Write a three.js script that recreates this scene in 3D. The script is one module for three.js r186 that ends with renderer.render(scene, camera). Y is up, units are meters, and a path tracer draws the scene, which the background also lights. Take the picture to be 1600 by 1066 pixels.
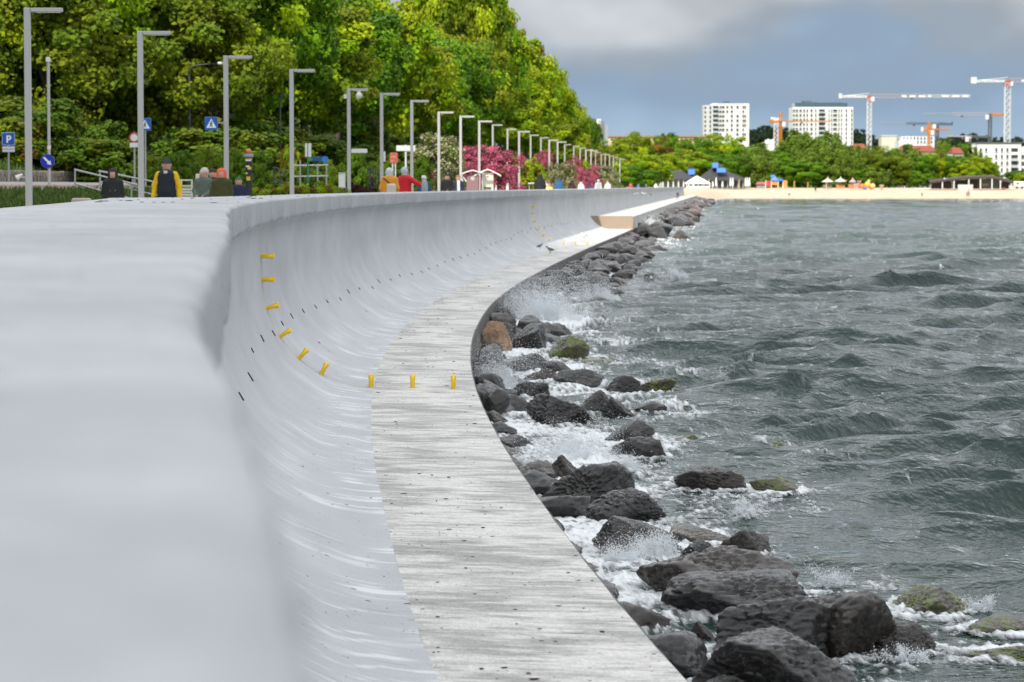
import * as THREE from 'three';
import { mergeGeometries, mergeVertices } from 'three/addons/utils/BufferGeometryUtils.js';
import { RoundedBoxGeometry } from 'three/addons/geometries/RoundedBoxGeometry.js';
import { MarchingCubes } from 'three/addons/objects/MarchingCubes.js';
import { createNoise2D, createNoise3D } from 'simplex-noise';

// ---------- camera: a 100 mm lens just above the top of the sea wall, tilted a little down ----------
const F = 4444, W = 1600, H = 1066, HORIZON = 291, EYE = 3.2;
const PITCH = -Math.atan((H / 2 - HORIZON) / F);
const scene = new THREE.Scene();
const camera = new THREE.PerspectiveCamera((2 * Math.atan(H / 2 / F) * 180) / Math.PI, W / H, 0.05, 9000);
camera.filmGauge = 36;
camera.position.set(0, EYE, 0);
camera.rotation.set(PITCH, 0, 0);
camera.focus = 27;
camera.userData.fStop = 5.6;
scene.add(camera);
const renderer = new THREE.WebGLRenderer();
renderer.toneMapping = THREE.LinearToneMapping;
renderer.toneMappingExposure = 1.1;
renderer.shadowMap.enabled = true;

// ---------- small tools ----------
const rng = (seed) => { let a = (seed * 2654435761) >>> 0; return () => { a = (a + 0x6d2b79f5) | 0; let t = Math.imul(a ^ (a >>> 15), 1 | a); t = (t + Math.imul(t ^ (t >>> 7), 61 | t)) ^ t; return ((t ^ (t >>> 14)) >>> 0) / 4294967296; }; };
const n2 = createNoise2D(rng(11)), n3 = createNoise3D(rng(12));
const { clamp, lerp, smoothstep } = THREE.MathUtils;
const fbm2 = (x, y, o = 4) => { let s = 0, a = 0.5; for (let i = 0; i < o; i++, a *= 0.5, x = x * 2.03 + 7.1, y = y * 2.03 - 3.7) s += a * n2(x, y); return s; };
const fbm3 = (x, y, z, o = 4) => { let s = 0, a = 0.5; for (let i = 0; i < o; i++, a *= 0.5, x = x * 2.03 + 7.1, y = y * 2.03 - 3.7, z = z * 2.03 + 1.9) s += a * n3(x, y, z); return s; };
const V = (x, y, z) => new THREE.Vector3(x, y, z);

// ---------- sky: a dark blue-grey cloud bank over the horizon, bright broken cloud above ----------
function makeSky() {
  const w = 2048, h = 1024, d = new Float32Array(w * h * 4);
  const stops = [[-90, .16, .19, .19], [-3, .20, .25, .27], [0, .40, .51, .62], [0.8, .34, .46, .59], [1.7, .27, .375, .51], [2.4, .25, .335, .44], [2.9, .33, .385, .45], [3.4, .50, .53, .565], [6, .55, .575, .61], [12, .555, .58, .615], [19, .59, .62, .65], [27, .92, .95, .99], [40, 1.18, 1.21, 1.26], [90, 1.32, 1.35, 1.40]];
  for (let j = 0; j < h; j++) {
    const el = ((j + 0.5) / h - 0.5) * 180, e = (el * Math.PI) / 180, ce = Math.cos(e), y = Math.sin(e);
    for (let i = 0; i < w; i++) {
      const a = ((i + 0.5) / w - 0.5) * 2 * Math.PI, x = Math.cos(a) * ce, z = Math.sin(a) * ce;
      // cloud layers seen edge-on near the horizon: stretched along it, billowing above
      const low = el > -1 && el < 25, lift = low ? fbm3(x * 8, el * 0.45, z * 8, 4) * 1.6 * smoothstep(el, 0, 2) : 0;
      let q = el + lift, k = 1;
      while (k < stops.length - 1 && stops[k][0] < q) k++;
      const s0 = stops[k - 1], s1 = stops[k], t = clamp((q - s0[0]) / (s1[0] - s0[0]), 0, 1);
      const fine = low ? 1 + 0.34 * smoothstep(el, 1.8, 3.4) * fbm3(x * 22 + 3, el * 1.1, z * 22, 4) + 0.10 * fbm3(x * 30, el * 1.4, z * 30, 3) * smoothstep(el, 0, 1) : 1;
      const broken = el > 3.5 ? fbm3(x * 3.2 / (y + 0.25), 4.4, z * 3.2 / (y + 0.25), 5) : 0, broad = 1 + smoothstep(el, 3.5, 9) * (0.45 * broken + 1.1 * smoothstep(broken, 0.05, 0.4) * (1 - smoothstep(el, 20, 34)));   // broken cloud above the view, its bright gaps placed to brighten the water
      const o = (j * w + i) * 4;
      for (let c = 0; c < 3; c++) d[o + c] = lerp(s0[c + 1], s1[c + 1], t) * fine * broad;
      d[o + 3] = 1;
    }
  }
  const t = new THREE.DataTexture(d, w, h, THREE.RGBAFormat, THREE.FloatType);
  t.mapping = THREE.EquirectangularReflectionMapping; t.magFilter = t.minFilter = THREE.LinearFilter; t.needsUpdate = true;
  return t;
}
scene.background = makeSky();
scene.environment = scene.background;

// ---------- sun: behind the camera and to the left, fairly high ----------
const SUN_AZ = 20 * Math.PI / 180, SUN_EL = 44 * Math.PI / 180;
const sunDir = V(-Math.sin(SUN_AZ) * Math.cos(SUN_EL), Math.sin(SUN_EL), Math.cos(SUN_AZ) * Math.cos(SUN_EL));
const sun = new THREE.DirectionalLight(new THREE.Color(1.0, 0.94, 0.84), 4.4);
sun.target.position.set(20, 0, -300);
sun.position.copy(sun.target.position).addScaledVector(sunDir, 1500);
sun.castShadow = true; sun.shadow.radius = 2; sun.shadow.mapSize.set(4096, 4096);
Object.assign(sun.shadow.camera, { left: -320, right: 320, top: 420, bottom: -420, near: 10, far: 4000 });
scene.add(sun, sun.target);

// ---------- names, labels, geometry helpers ----------
const taken = new Map();
const numbered = (name) => { const n = taken.get(name) ?? 0; taken.set(name, n + 1); return n ? `${name}_${String(n).padStart(3, '0')}` : name; };
const ORD = ['first', 'second', 'third', 'fourth', 'fifth', 'sixth', 'seventh', 'eighth', 'ninth', 'tenth', 'eleventh', 'twelfth', 'thirteenth', 'fourteenth', 'fifteenth', 'sixteenth', 'seventeenth', 'eighteenth', 'nineteenth', 'twentieth', 'twenty-first', 'twenty-second', 'twenty-third', 'twenty-fourth', 'twenty-fifth', 'twenty-sixth', 'twenty-seventh', 'twenty-eighth', 'twenty-ninth', 'thirtieth'];
function tag(o, label, category, group, kind) {
  if (label) o.userData.label = label;
  if (category) o.userData.category = category;
  if (group) o.userData.group = group;
  if (kind) o.userData.kind = kind;
  return o;
}
const lit = (o) => { o.castShadow = true; o.receiveShadow = true; return o; };
function mesh(name, geo, mat, parent) {
  const g = Array.isArray(geo) ? (geo.length > 1 ? mergeGeometries(geo.map((x) => { const y = x.index ? x.toNonIndexed() : x; if (!y.attributes.normal) y.computeVertexNormals(); for (const k of Object.keys(y.attributes)) if (!(k === 'position' || k === 'normal' || (k === 'uv' && geo.every((q) => q.attributes.uv)))) y.deleteAttribute(k); return y; })) : geo[0]) : geo;
  const m = lit(new THREE.Mesh(g, mat));
  m.name = parent ? name : numbered(name);
  (parent ?? scene).add(m);
  return m;
}
function thing(name, label, category, pos = [0, 0, 0], turn = 0, group) {
  const o = new THREE.Group(); o.name = numbered(name); scene.add(o);
  o.position.set(...pos); o.rotation.y = turn;
  return tag(o, label, category, group);
}
function structure(name, geo, mat) { return tag(mesh(name, geo, mat), null, null, null, 'structure'); }
const box = (w, h, d, x = 0, y = 0, z = 0) => new THREE.BoxGeometry(w, h, d).translate(x, y, z);
const rbox = (w, h, d, r, x = 0, y = 0, z = 0) => new RoundedBoxGeometry(w, h, d, 2, r).translate(x, y, z);
const cyl = (r0, r1, h, x = 0, y = 0, z = 0, n = 14) => new THREE.CylinderGeometry(r0, r1, h, n).translate(x, y, z);
const UPV = V(0, 1, 0);
function bar(a, b, r, n = 6, r2 = r) {            // a round bar from a to b
  const d = b.clone().sub(a), g = new THREE.CylinderGeometry(r2, r, d.length(), n);
  g.applyQuaternion(new THREE.Quaternion().setFromUnitVectors(UPV, d.clone().normalize()));
  const m = a.clone().add(b).multiplyScalar(0.5);
  return g.translate(m.x, m.y, m.z);
}
const ray = (px, py) => V((px - W / 2) / F, -(py - H / 2) / F, -1).applyAxisAngle(V(1, 0, 0), PITCH);
const at = (px, py, y = 0) => { const r = ray(px, py), t = (y - EYE) / r.y; return V(r.x * t, y, r.z * t); };      // where a sight line meets a level
const atZ = (px, py, Z) => { const r = ray(px, py), t = -Z / r.z; return V(r.x * t, EYE + r.y * t, -Z); };          // ... or a distance
const pxm = (Z) => F / Z * Math.cos(PITCH);

// ---------- materials ----------
const lin = (r, g, b) => new THREE.Color().setRGB(r, g, b);
const std = (c, roughness = 0.7, more = {}) => new THREE.MeshStandardMaterial({ color: Array.isArray(c) ? lin(...c) : c, roughness, ...more });
const phys = (c, roughness = 0.5, more = {}) => new THREE.MeshPhysicalMaterial({ color: Array.isArray(c) ? lin(...c) : c, roughness, ...more });
function dataTex(w, h, fn, srgb = true) {          // fn(i, j) -> [r, g, b] 0..1
  const d = new Uint8Array(w * h * 4);
  for (let j = 0, o = 0; j < h; j++) for (let i = 0; i < w; i++, o += 4) { const c = fn(i, j); d[o] = clamp(c[0] * 255, 0, 255); d[o + 1] = clamp(c[1] * 255, 0, 255); d[o + 2] = clamp(c[2] * 255, 0, 255); d[o + 3] = 255; }
  const t = new THREE.DataTexture(d, w, h); t.wrapS = t.wrapT = THREE.RepeatWrapping; t.magFilter = THREE.LinearFilter; t.minFilter = THREE.LinearFilter;
  if (srgb) t.colorSpace = THREE.SRGBColorSpace; t.needsUpdate = true; return t;
}
// tileable value noise on a lattice of px by py cells
function tile(px, py, seed) {
  const r = rng(seed), g = new Float32Array(px * py); for (let i = 0; i < g.length; i++) g[i] = r() * 2 - 1;
  return (u, v) => {
    const x = u * px, y = v * py, ix = Math.floor(x), iy = Math.floor(y), fx = x - ix, fy = y - iy, sx = fx * fx * (3 - 2 * fx), sy = fy * fy * (3 - 2 * fy);
    const G = (a, b) => g[(((b % py) + py) % py) * px + (((a % px) + px) % px)];
    return lerp(lerp(G(ix, iy), G(ix + 1, iy), sx), lerp(G(ix, iy + 1), G(ix + 1, iy + 1), sx), sy);
  };
}

// ================= THE SETTING =================
// The wall's outer top edge in plan: X over distance Z in front of the camera (a bay that swings left, then right).
function curve(pts) {
  const n = pts.length, m = pts.map((p, i) => { const a = pts[Math.max(0, i - 1)], b = pts[Math.min(n - 1, i + 1)]; return (b[1] - a[1]) / (b[0] - a[0]); });
  return (z) => {
    if (z <= pts[0][0]) return pts[0][1] + (z - pts[0][0]) * m[0];
    if (z >= pts[n - 1][0]) return pts[n - 1][1] + (z - pts[n - 1][0]) * m[n - 1];
    let i = 0; while (pts[i + 1][0] < z) i++;
    const [x0, y0] = pts[i], [x1, y1] = pts[i + 1], h = x1 - x0, t = (z - x0) / h, t2 = t * t, t3 = t2 * t;
    return (2 * t3 - 3 * t2 + 1) * y0 + (t3 - 2 * t2 + t) * h * m[i] + (-2 * t3 + 3 * t2) * y1 + (t3 - t2) * h * m[i + 1];
  };
}
const P = curve([[-10, 0.9], [0, 0.02], [1.15, -0.07], [2.87, -0.27], [4.44, -0.46], [11, -1.15], [18.3, -1.98], [25, -2.55], [35.5, -3.25], [45, -3.70], [55, -3.94], [65, -3.95], [79, -3.66], [95, -2.9], [106, -2.2], [118.5, -1.35], [150, 0.95], [215, 6.0], [400, 19.7], [711, 43]].map(([z, x]) => [z * 0.8, x * 0.8]));
const BACK = curve([[-10, -1.3], [0, -1.7], [20.8, -3.76], [26.4, -4.25], [37.6, -5.35], [39.2, -5.5], [41.2, -4.75], [45.6, -4.45], [57.6, -4.2], [72, -3.6], [80, -3.1]].map(([z, x]) => [z, x]));
const backEdge = (z) => (z < 76 ? BACK(z) : z > 84 ? P(z) - 1.0 : lerp(BACK(z), P(z) - 1.0, (z - 76) / 8));
const RAD = 1.42, WALK = 0.64, TOP = 3.04, LIP = 2.77, PROM = 2.05, STEP_Z = 172, STEP_Y = 1.4, WALL_END = 575, INNER = 1.2, OUTER = 2.52;
function stations(z0, z1, rate = 0.006, least = 0.07, most = 3) { const a = [z0]; let z = z0; while (z < z1) { z += clamp(Math.abs(z) * rate, least, most); a.push(Math.min(z, z1)); } return a; }
// a sheet over stations: rows(z) -> list of [x, y, v], same length each time
function sweep(zs, rows) {
  const pos = [], uv = [], idx = []; let n = 0;
  zs.forEach((z, j) => {
    const r = rows(z); n = r.length;
    for (const [x, y, v] of r) { pos.push(x, y, -z); uv.push(z, v); }
    if (j) for (let i = 0; i < n - 1; i++) { const a = (j - 1) * n + i, b = a + 1, c = j * n + i, d = c + 1; idx.push(a, b, c, b, d, c); }
  });
  const g = new THREE.BufferGeometry();
  g.setAttribute('position', new THREE.Float32BufferAttribute(pos, 3)); g.setAttribute('uv', new THREE.Float32BufferAttribute(uv, 2)); g.setIndex(idx); g.computeVertexNormals();
  return g;
}
const withArc = (pts) => { let v = 0; return pts.map(([x, y], i) => { if (i) v += Math.hypot(x - pts[i - 1][0], y - pts[i - 1][1]); return [x, y, v]; }); };

// --- wall paint and concrete ---
// the curved face: pale grey coated concrete; run-off streaks, lime runs and scuffs lie along the fall of the curve
const faceTex = (() => {
  const w = 2048, h = 1024, A = tile(12, 5, 1), B = tile(160, 4, 2), C = tile(420, 14, 3), D = tile(90, 60, 4), E = tile(700, 340, 5), R = tile(60, 3, 6), S = tile(26, 12, 8);
  return dataTex(w, h, (i, j) => {
    const u = i / w, v = j / h, m = v * 3.4;      // v runs from the foot (0) to the lip, about 3.4 m
    const low = 1 - smoothstep(m, 0.15, 1.5);      // washed lower part: salt streaks, strengthened to paint in its brighter light
    let g = 0.745 + 0.022 * A(u, v) + 0.008 * B(u, v) + 0.004 * C(u, v) + 0.012 * E(u, v) + 0.02 * S(u, v);
    const streak = smoothstep(0.55 * B(u + 0.02 * A(v, u), v * 0.6) + 0.35 * C(u, v) + 0.3 * S(u, v), 0.12, 0.6);
    g += low * streak * 0.13;
    const scuff = smoothstep(R(u, v) + 0.7 * C(u, v), 0.95, 1.3) * low; g -= scuff * 0.07;
    const speck = smoothstep(D(u, v) + E(u, v) * 0.9, 1.35, 1.6); g -= speck * (0.05 + 0.3 * low);
    g = clamp(g, 0.1, 0.93);
    return [g * 0.985, g * 0.997, g * 1.012];
  });
})();
faceTex.repeat.set(1 / 20, 1 / 3.4);
const topTex = (() => {
  const A = tile(10, 10, 21), B = tile(60, 60, 22), C = tile(300, 300, 23), D = tile(40, 40, 24);
  return dataTex(1024, 1024, (i, j) => { const u = i / 1024, v = j / 1024; let g = 0.695 + 0.035 * A(u, v) + 0.03 * B(u, v) + 0.025 * C(u, v); g -= smoothstep(D(u, v) + 0.6 * C(u, v), 1.0, 1.35) * 0.3; return [g * 0.985, g * 0.997, g * 1.012]; });
})();
topTex.repeat.set(1 / 9, 1 / 9);
const fineBump = (() => { const A = tile(128, 128, 31), B = tile(40, 40, 32), C = tile(256, 256, 33); return dataTex(512, 512, (i, j) => { const u = i / 512, v = j / 512, g = 0.5 + 0.2 * A(u, v) + 0.18 * B(u, v) + 0.15 * C(u, v); return [g, g, g]; }, false); })();
const rep = (t, x, y = x) => { const c = t.clone(); c.repeat.set(x, y); c.needsUpdate = true; return c; };
const M = {};
M.face = std(0xffffff, 0.62, { map: faceTex, bumpMap: rep(fineBump, 0.5), bumpScale: 0.006 });
M.coping = std(0xffffff, 0.6, { map: topTex, bumpMap: rep(fineBump, 0.6), bumpScale: 0.008 });
// the walkway: brushed concrete, darker damp and pale salty streaks across it, shrinkage lines, dirt
const walkTex = (() => {
  const w = 512, h = 2048, A = tile(3, 30, 41), B = tile(5, 140, 42), C = tile(10, 420, 43), D = tile(5, 60, 44), E = tile(160, 900, 45), Fq = tile(50, 300, 46), K = tile(2, 9, 47);
  return dataTex(w, h, (i, j) => {
    const u = i / w, v = j / h + 0.006 * A(u * 0.5, 0.3) + u * 0.004;
    const wet = smoothstep(0.30 * A(u, v) + 0.45 * B(u, v) + 0.28 * D(u, v) + 0.45 * C(u, v) + 0.4 * K(u, v), -0.5, 0.75);
    let g = lerp(0.87, 0.63, wet) + 0.025 * C(u, v) + 0.055 * E(u, v) + 0.04 * Fq(u, v);
    const dark = smoothstep(B(u, v) * 0.8 + C(u, v) * 0.8, 0.92, 1.3); g -= dark * 0.12;
    const dirt = smoothstep(E(u, v) + Fq(u, v) * 0.8, 1.25, 1.55); g -= dirt * 0.35;
    return [g, g * 0.988, g * 0.965];
  });
})();
walkTex.repeat.set(1 / 13, 1 / (OUTER - INNER)); 
// uv of swept sheets is (along, across): turn the picture so that its columns run across the walk
walkTex.rotation = Math.PI / 2; walkTex.repeat.set(1 / (OUTER - INNER), 1 / 13); walkTex.matrixAutoUpdate = false;
walkTex.matrix.set(0, 1 / (OUTER - INNER), 0, 1 / 13, 0, 0, 0, 0, 1);
M.walk = std(0xffffff, 0.55, { map: walkTex, bumpMap: rep(fineBump, 0.8), bumpScale: 0.01 });
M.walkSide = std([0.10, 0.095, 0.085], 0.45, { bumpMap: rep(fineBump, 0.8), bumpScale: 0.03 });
M.stepFace = std([0.40, 0.31, 0.23], 0.7, { bumpMap: rep(fineBump, 1.2), bumpScale: 0.02 });

// --- sea wall: one thing, a curved face, coping blocks with open joints, drain slots ---
const wall = thing('sea_wall', 'long pale grey sea wall with hollow curved face and overhanging rim', 'sea wall');
function faceRow(z) {
  const p = P(z), a = [];
  a.push([p + INNER + 0.03, WALK - 0.02]);
  for (let k = 0; k <= 22; k++) { const t = (k / 22) * Math.PI / 2, w = 0.003 * n2(z * 0.3, k * 0.3); a.push([p + INNER - (RAD + w) * Math.sin(t), WALK + RAD - RAD * Math.cos(t)]); }
  for (const [x, y] of [[-0.226, 2.25], [-0.23, 2.45], [-0.225, 2.6], [-0.20, 2.69], [-0.14, 2.76], [-0.06, 2.79]]) a.push([p + x, y]);
  return withArc(a);
}
const rim = curve([[-10, 0], [2, 0], [3.55, -0.018], [6, 0.0], [8.8, 0.04], [14.6, 0.13], [19, 0.07], [24, 0], [40, 0]]);   // where the rim stands out a little more or less than the wall below
const ragged = (z, k) => 0.014 * n2(z * 0.8 + k * 31, k) + 0.006 * n2(z * 3.2, 9 + k) + 0.004 * n2(z * 11, 3 + k);
function copingRow(z) {
  const p = P(z) + rim(z), b = backEdge(z), r = ragged(z, 1) , f = ragged(z, 2) * 0.55, t = ragged(z, 5) * 0.35;
  const a = [[p - 0.19, LIP - 0.012 + r], [p - 0.03 + f, LIP - 0.008 + r], [p - 0.006 + f, LIP + 0.012 + r], [p + f, LIP + 0.04 + r], [p + f * 0.8, LIP + 0.14], [p + f * 0.7, TOP - 0.03 + t], [p - 0.012 + f * 0.7, TOP - 0.009 + t], [p - 0.05, TOP + t * 0.4]];
  for (let k = 1; k < 6; k++) a.push([lerp(p - 0.05, b + 0.05, k / 6), TOP + 0.004 * n2(z * 0.8, k)]);
  a.push([b + 0.03, TOP], [b + 0.004 + 0.01 * n2(z * 2, 77), TOP - 0.02], [b, PROM - 0.1]);
  return withArc(a);
}
{
  const joints = [-6, 4, 14, 25, 36.2, 47]; while (joints[joints.length - 1] < WALL_END - 14) joints.push(joints[joints.length - 1] + 12); joints.push(WALL_END);
  for (let k = 0; k < joints.length - 1; k++) {
    const z0 = joints[k] + 0.008, z1 = joints[k + 1] - 0.008, zs = stations(z0, z1, 0.006, 0.05, 3), g = sweep(zs, copingRow);
    // close both ends so that the joint is a real gap
    const cap = (z, flip) => { const r = copingRow(z), c = [lerp(P(z), backEdge(z), 0.5), 2.92], pos = [], ix = []; pos.push(c[0], c[1], -z); r.forEach(([x, y]) => pos.push(x, y, -z)); for (let i = 1; i < r.length; i++) flip ? ix.push(0, i, i + 1) : ix.push(0, i + 1, i); const q = new THREE.BufferGeometry(); q.setAttribute('position', new THREE.Float32BufferAttribute(pos, 3)); q.setAttribute('uv', new THREE.Float32BufferAttribute(new Array((pos.length / 3) * 2).fill(0.1), 2)); q.setIndex(ix); q.computeVertexNormals(); return q; };
    mesh('coping_block', [g, cap(z0, true), cap(z1, false)], M.coping, wall);
    mesh('face_panel', sweep(stations(joints[k] + 0.004, joints[k + 1] - 0.004, 0.006, 0.07, 3), faceRow), M.face, wall);
  }
  // narrow weep slots in the lower half of the curve, a row along the wall
  const slotMat = std([0.02, 0.02, 0.02], 0.9), limeMat = std([0.72, 0.73, 0.74], 0.8, { side: THREE.DoubleSide });
  const r = rng(5);
  for (let z = 20; z < 150; z += 2.35 + r() * 0.5) {
    const th = (0.62 + 0.1 * Math.sin(z * 0.06)) * Math.PI / 2 * (1 - 0.1 * r()), p = P(z);
    const len = 0.06 + 0.05 * r(), g = rbox(0.016, len, 0.03, 0.006);
    g.rotateZ(Math.PI / 2 - th + 0);
    g.rotateZ(0);
    const q = mesh('drain_slot', g, slotMat, wall);
    q.position.set(p + INNER - (RAD - 0.005) * Math.sin(th), WALK + RAD - (RAD - 0.005) * Math.cos(th), -z);
    if (r() < 0.55) {                               // pale lime run from the slot down the curve, a thin crust
      const wdt = 0.006 + 0.016 * r(), drift = 0.05 + 0.22 * r(), stop = 0.25 * r() * th, pos = [], ix = []; let n = 0;
      for (let t = th - 0.06; t > stop; t -= 0.07, n++) { const f = (th - t) / th, zz = z - drift * f * f, hw = wdt * (0.4 + 0.8 * f) * (1 + 0.4 * n2(zz * 9, f * 7)) * Math.min(1, (t - stop) * 4 + 0.15); for (const q of [-1, 1]) pos.push(P(zz) + INNER - (RAD - 0.004) * Math.sin(t), WALK + RAD - (RAD - 0.004) * Math.cos(t), -zz + q * hw); if (n) ix.push(n * 2 - 2, n * 2 - 1, n * 2, n * 2 - 1, n * 2 + 1, n * 2); }
      if (n > 3) { const lg = new THREE.BufferGeometry(); lg.setAttribute('position', new THREE.Float32BufferAttribute(pos, 3)); lg.setIndex(ix); lg.computeVertexNormals(); mesh('lime_run', lg, limeMat, wall); }
    }
  }
}

// --- the walkway at its foot, and the higher one beyond the step ---
structure('walkway', sweep(stations(-2, STEP_Z, 0.006, 0.1, 2), (z) => { const p = P(z); const a = []; for (let k = 0; k <= 8; k++) a.push([p + lerp(INNER, OUTER - 0.015, k / 8), WALK - 0.02 * (k / 8) + 0.004 * n2(z * 0.7, k * 0.5), lerp(0, OUTER - INNER, k / 8)]); return a; }), M.walk);
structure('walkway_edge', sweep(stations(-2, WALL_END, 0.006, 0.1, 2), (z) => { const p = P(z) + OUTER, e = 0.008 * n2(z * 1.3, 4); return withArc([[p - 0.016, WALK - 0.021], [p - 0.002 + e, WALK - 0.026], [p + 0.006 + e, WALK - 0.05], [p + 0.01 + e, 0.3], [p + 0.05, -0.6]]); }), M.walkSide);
const stepWalk = structure('raised_walkway', sweep(stations(STEP_Z, WALL_END, 0.006, 0.1, 2), (z) => { const p = P(z); return withArc([[p - 0.1, STEP_Y + 0.01], [p + 0.6, STEP_Y], [p + 1.6, STEP_Y - 0.005], [p + OUTER - 0.03, STEP_Y - 0.02], [p + OUTER, STEP_Y - 0.05], [p + OUTER + 0.01, 0.9], [p + OUTER + 0.02, WALK - 0.1]]); }), M.walk);
{
  const p = P(STEP_Z), s = new THREE.Shape(); s.moveTo(p + OUTER, WALK - 0.1); s.lineTo(p + OUTER, STEP_Y - 0.03);
  s.lineTo(p + OUTER - 0.04, STEP_Y); s.lineTo(p - 0.02, STEP_Y);
  for (let k = 0; k <= 8; k++) { const y = lerp(STEP_Y, WALK, k / 8), dx = Math.sqrt(RAD ** 2 - (WALK + RAD - y) ** 2); s.lineTo(p + INNER - dx - 0.02, y); }
  s.lineTo(p + INNER, WALK - 0.1);
  const g = new THREE.ExtrudeGeometry(s, { depth: 0.06, bevelEnabled: false }); g.translate(0, 0, -STEP_Z);
  structure('step_face', g, M.stepFace);
}

// --- ground behind the wall: promenade, grass bank, road, wooded slope ---
function groundAt(X, Z) {
  const d = P(Z) - X;
  const seg = (pts) => { for (let i = 1; i < pts.length; i++) if (d < pts[i][0]) return lerp(pts[i - 1][1], pts[i][1], clamp((d - pts[i - 1][0]) / (pts[i][0] - pts[i - 1][0]), 0, 1)); return pts[pts.length - 1][1]; };
  const near = seg([[0, PROM], [8, PROM], [10.6, 3.0], [11, 3.05], [20, 3.38], [20.6, 3.7], [27, 5.0], [75, 22], [170, 30]]);
  const far = seg([[0, PROM], [5.2, PROM], [7.6, 2.85], [11, 3.1], [60, 20], [170, 30]]);
  const end = seg([[0, PROM], [30, 2.6], [60, 5], [170, 18]]);
  const w = smoothstep(Z, 126, 154), e = smoothstep(Z, 360, 520);
  const bump = d > 21 ? 0.35 * fbm2(X * 0.12, Z * 0.12, 3) * smoothstep(d, 21, 30) : 0;
  return lerp(lerp(near, far, w), end, e) + bump;
}
const grassTex = (() => { const A = tile(9, 9, 51), B = tile(70, 70, 52), C = tile(220, 220, 53); return dataTex(512, 512, (i, j) => { const u = i / 512, v = j / 512, g = 0.5 + 0.3 * A(u, v) + 0.3 * B(u, v) + 0.3 * C(u, v); return [0.20 + 0.16 * g, 0.30 + 0.16 * g, 0.05 + 0.05 * g]; }); })();
M.grass = std(0xffffff, 0.9, { map: rep(grassTex, 0.2) });
function strip(d0, d1, z0, z1, lift, nx = 2, rate = 0.012) {
  return sweep(stations(z0, z1, rate, 0.5, 8), (z) => { const a = []; for (let k = nx; k >= 0; k--) { const d = lerp(d0, d1, k / nx), x = P(z) - d; a.push([x, groundAt(x, z) + lift, d]); } return a; });
}
structure('hillside', sweep(stations(8, 800, 0.012, 0.8, 8), (z) => { const a = [], ds = [190, 160, 130, 105, 90, 78, 68, 60, 52, 46, 40, 35, 31, 28, 26, 24, 22, 20.6, 20, 17, 14, 11, 10.6, 9.6, 8.8, 8, 7.6, 6.4, 5.2, 3, 1.5, 0.9]; for (const d of ds) { const x = Math.min(P(z) - d, z < 84 && d < 3.2 ? backEdge(z) : 1e9); a.push([x, groundAt(x, z) - (d < 1 ? 0.05 : 0), d]); } return a; }), M.grass);
const paveTex = (() => { const A = tile(20, 20, 61), B = tile(200, 200, 62); return dataTex(512, 512, (i, j) => { const u = i / 512, v = j / 512, jx = (i % 64) < 2 || (j % 64) < 2; let g = 0.66 + 0.05 * A(u, v) + 0.06 * B(u, v) - (jx ? 0.1 : 0); return [g, g * 0.985, g * 0.95]; }); })();
M.paving = std(0xffffff, 0.8, { map: rep(paveTex, 0.25) });
M.redPath = std([0.33, 0.15, 0.12], 0.85, { bumpMap: rep(fineBump, 0.7), bumpScale: 0.01 });
M.asphalt = std([0.24, 0.22, 0.21], 0.9, { bumpMap: rep(fineBump, 0.7), bumpScale: 0.01 });
structure('promenade', strip(1.0, 7.8, 84, 560, 0.02, 5), M.paving);
structure('promenade', sweep(stations(20, 84, 0.012, 0.5, 4), (z) => { const a = [], b = Math.min(backEdge(z), P(z) - 1.0); for (let k = 4; k >= 0; k--) { const x = lerp(b + 0.2, P(z) - 7.9, k / 4); a.push([x, groundAt(x, z) + 0.02, P(z) - x]); } return a; }), M.paving);
structure('pavement', strip(11.1, 13.3, 55, 116, 0.02), M.paving);
structure('bicycle_path', strip(13.4, 15.2, 55, 118, 0.02), M.redPath);
structure('road', strip(15.5, 19.4, 55, 122, 0.02), M.asphalt);
structure('kerb', sweep(stations(55, 120, 0.012, 0.5, 4), (z) => { const f = (d, l) => { const x = P(z) - d; return [x, groundAt(x, z) + l, d]; }; return [f(15.44, 0.0), f(15.43, 0.12), f(15.24, 0.12), f(15.23, 0.0)]; }), std([0.5, 0.48, 0.45], 0.8));

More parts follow.
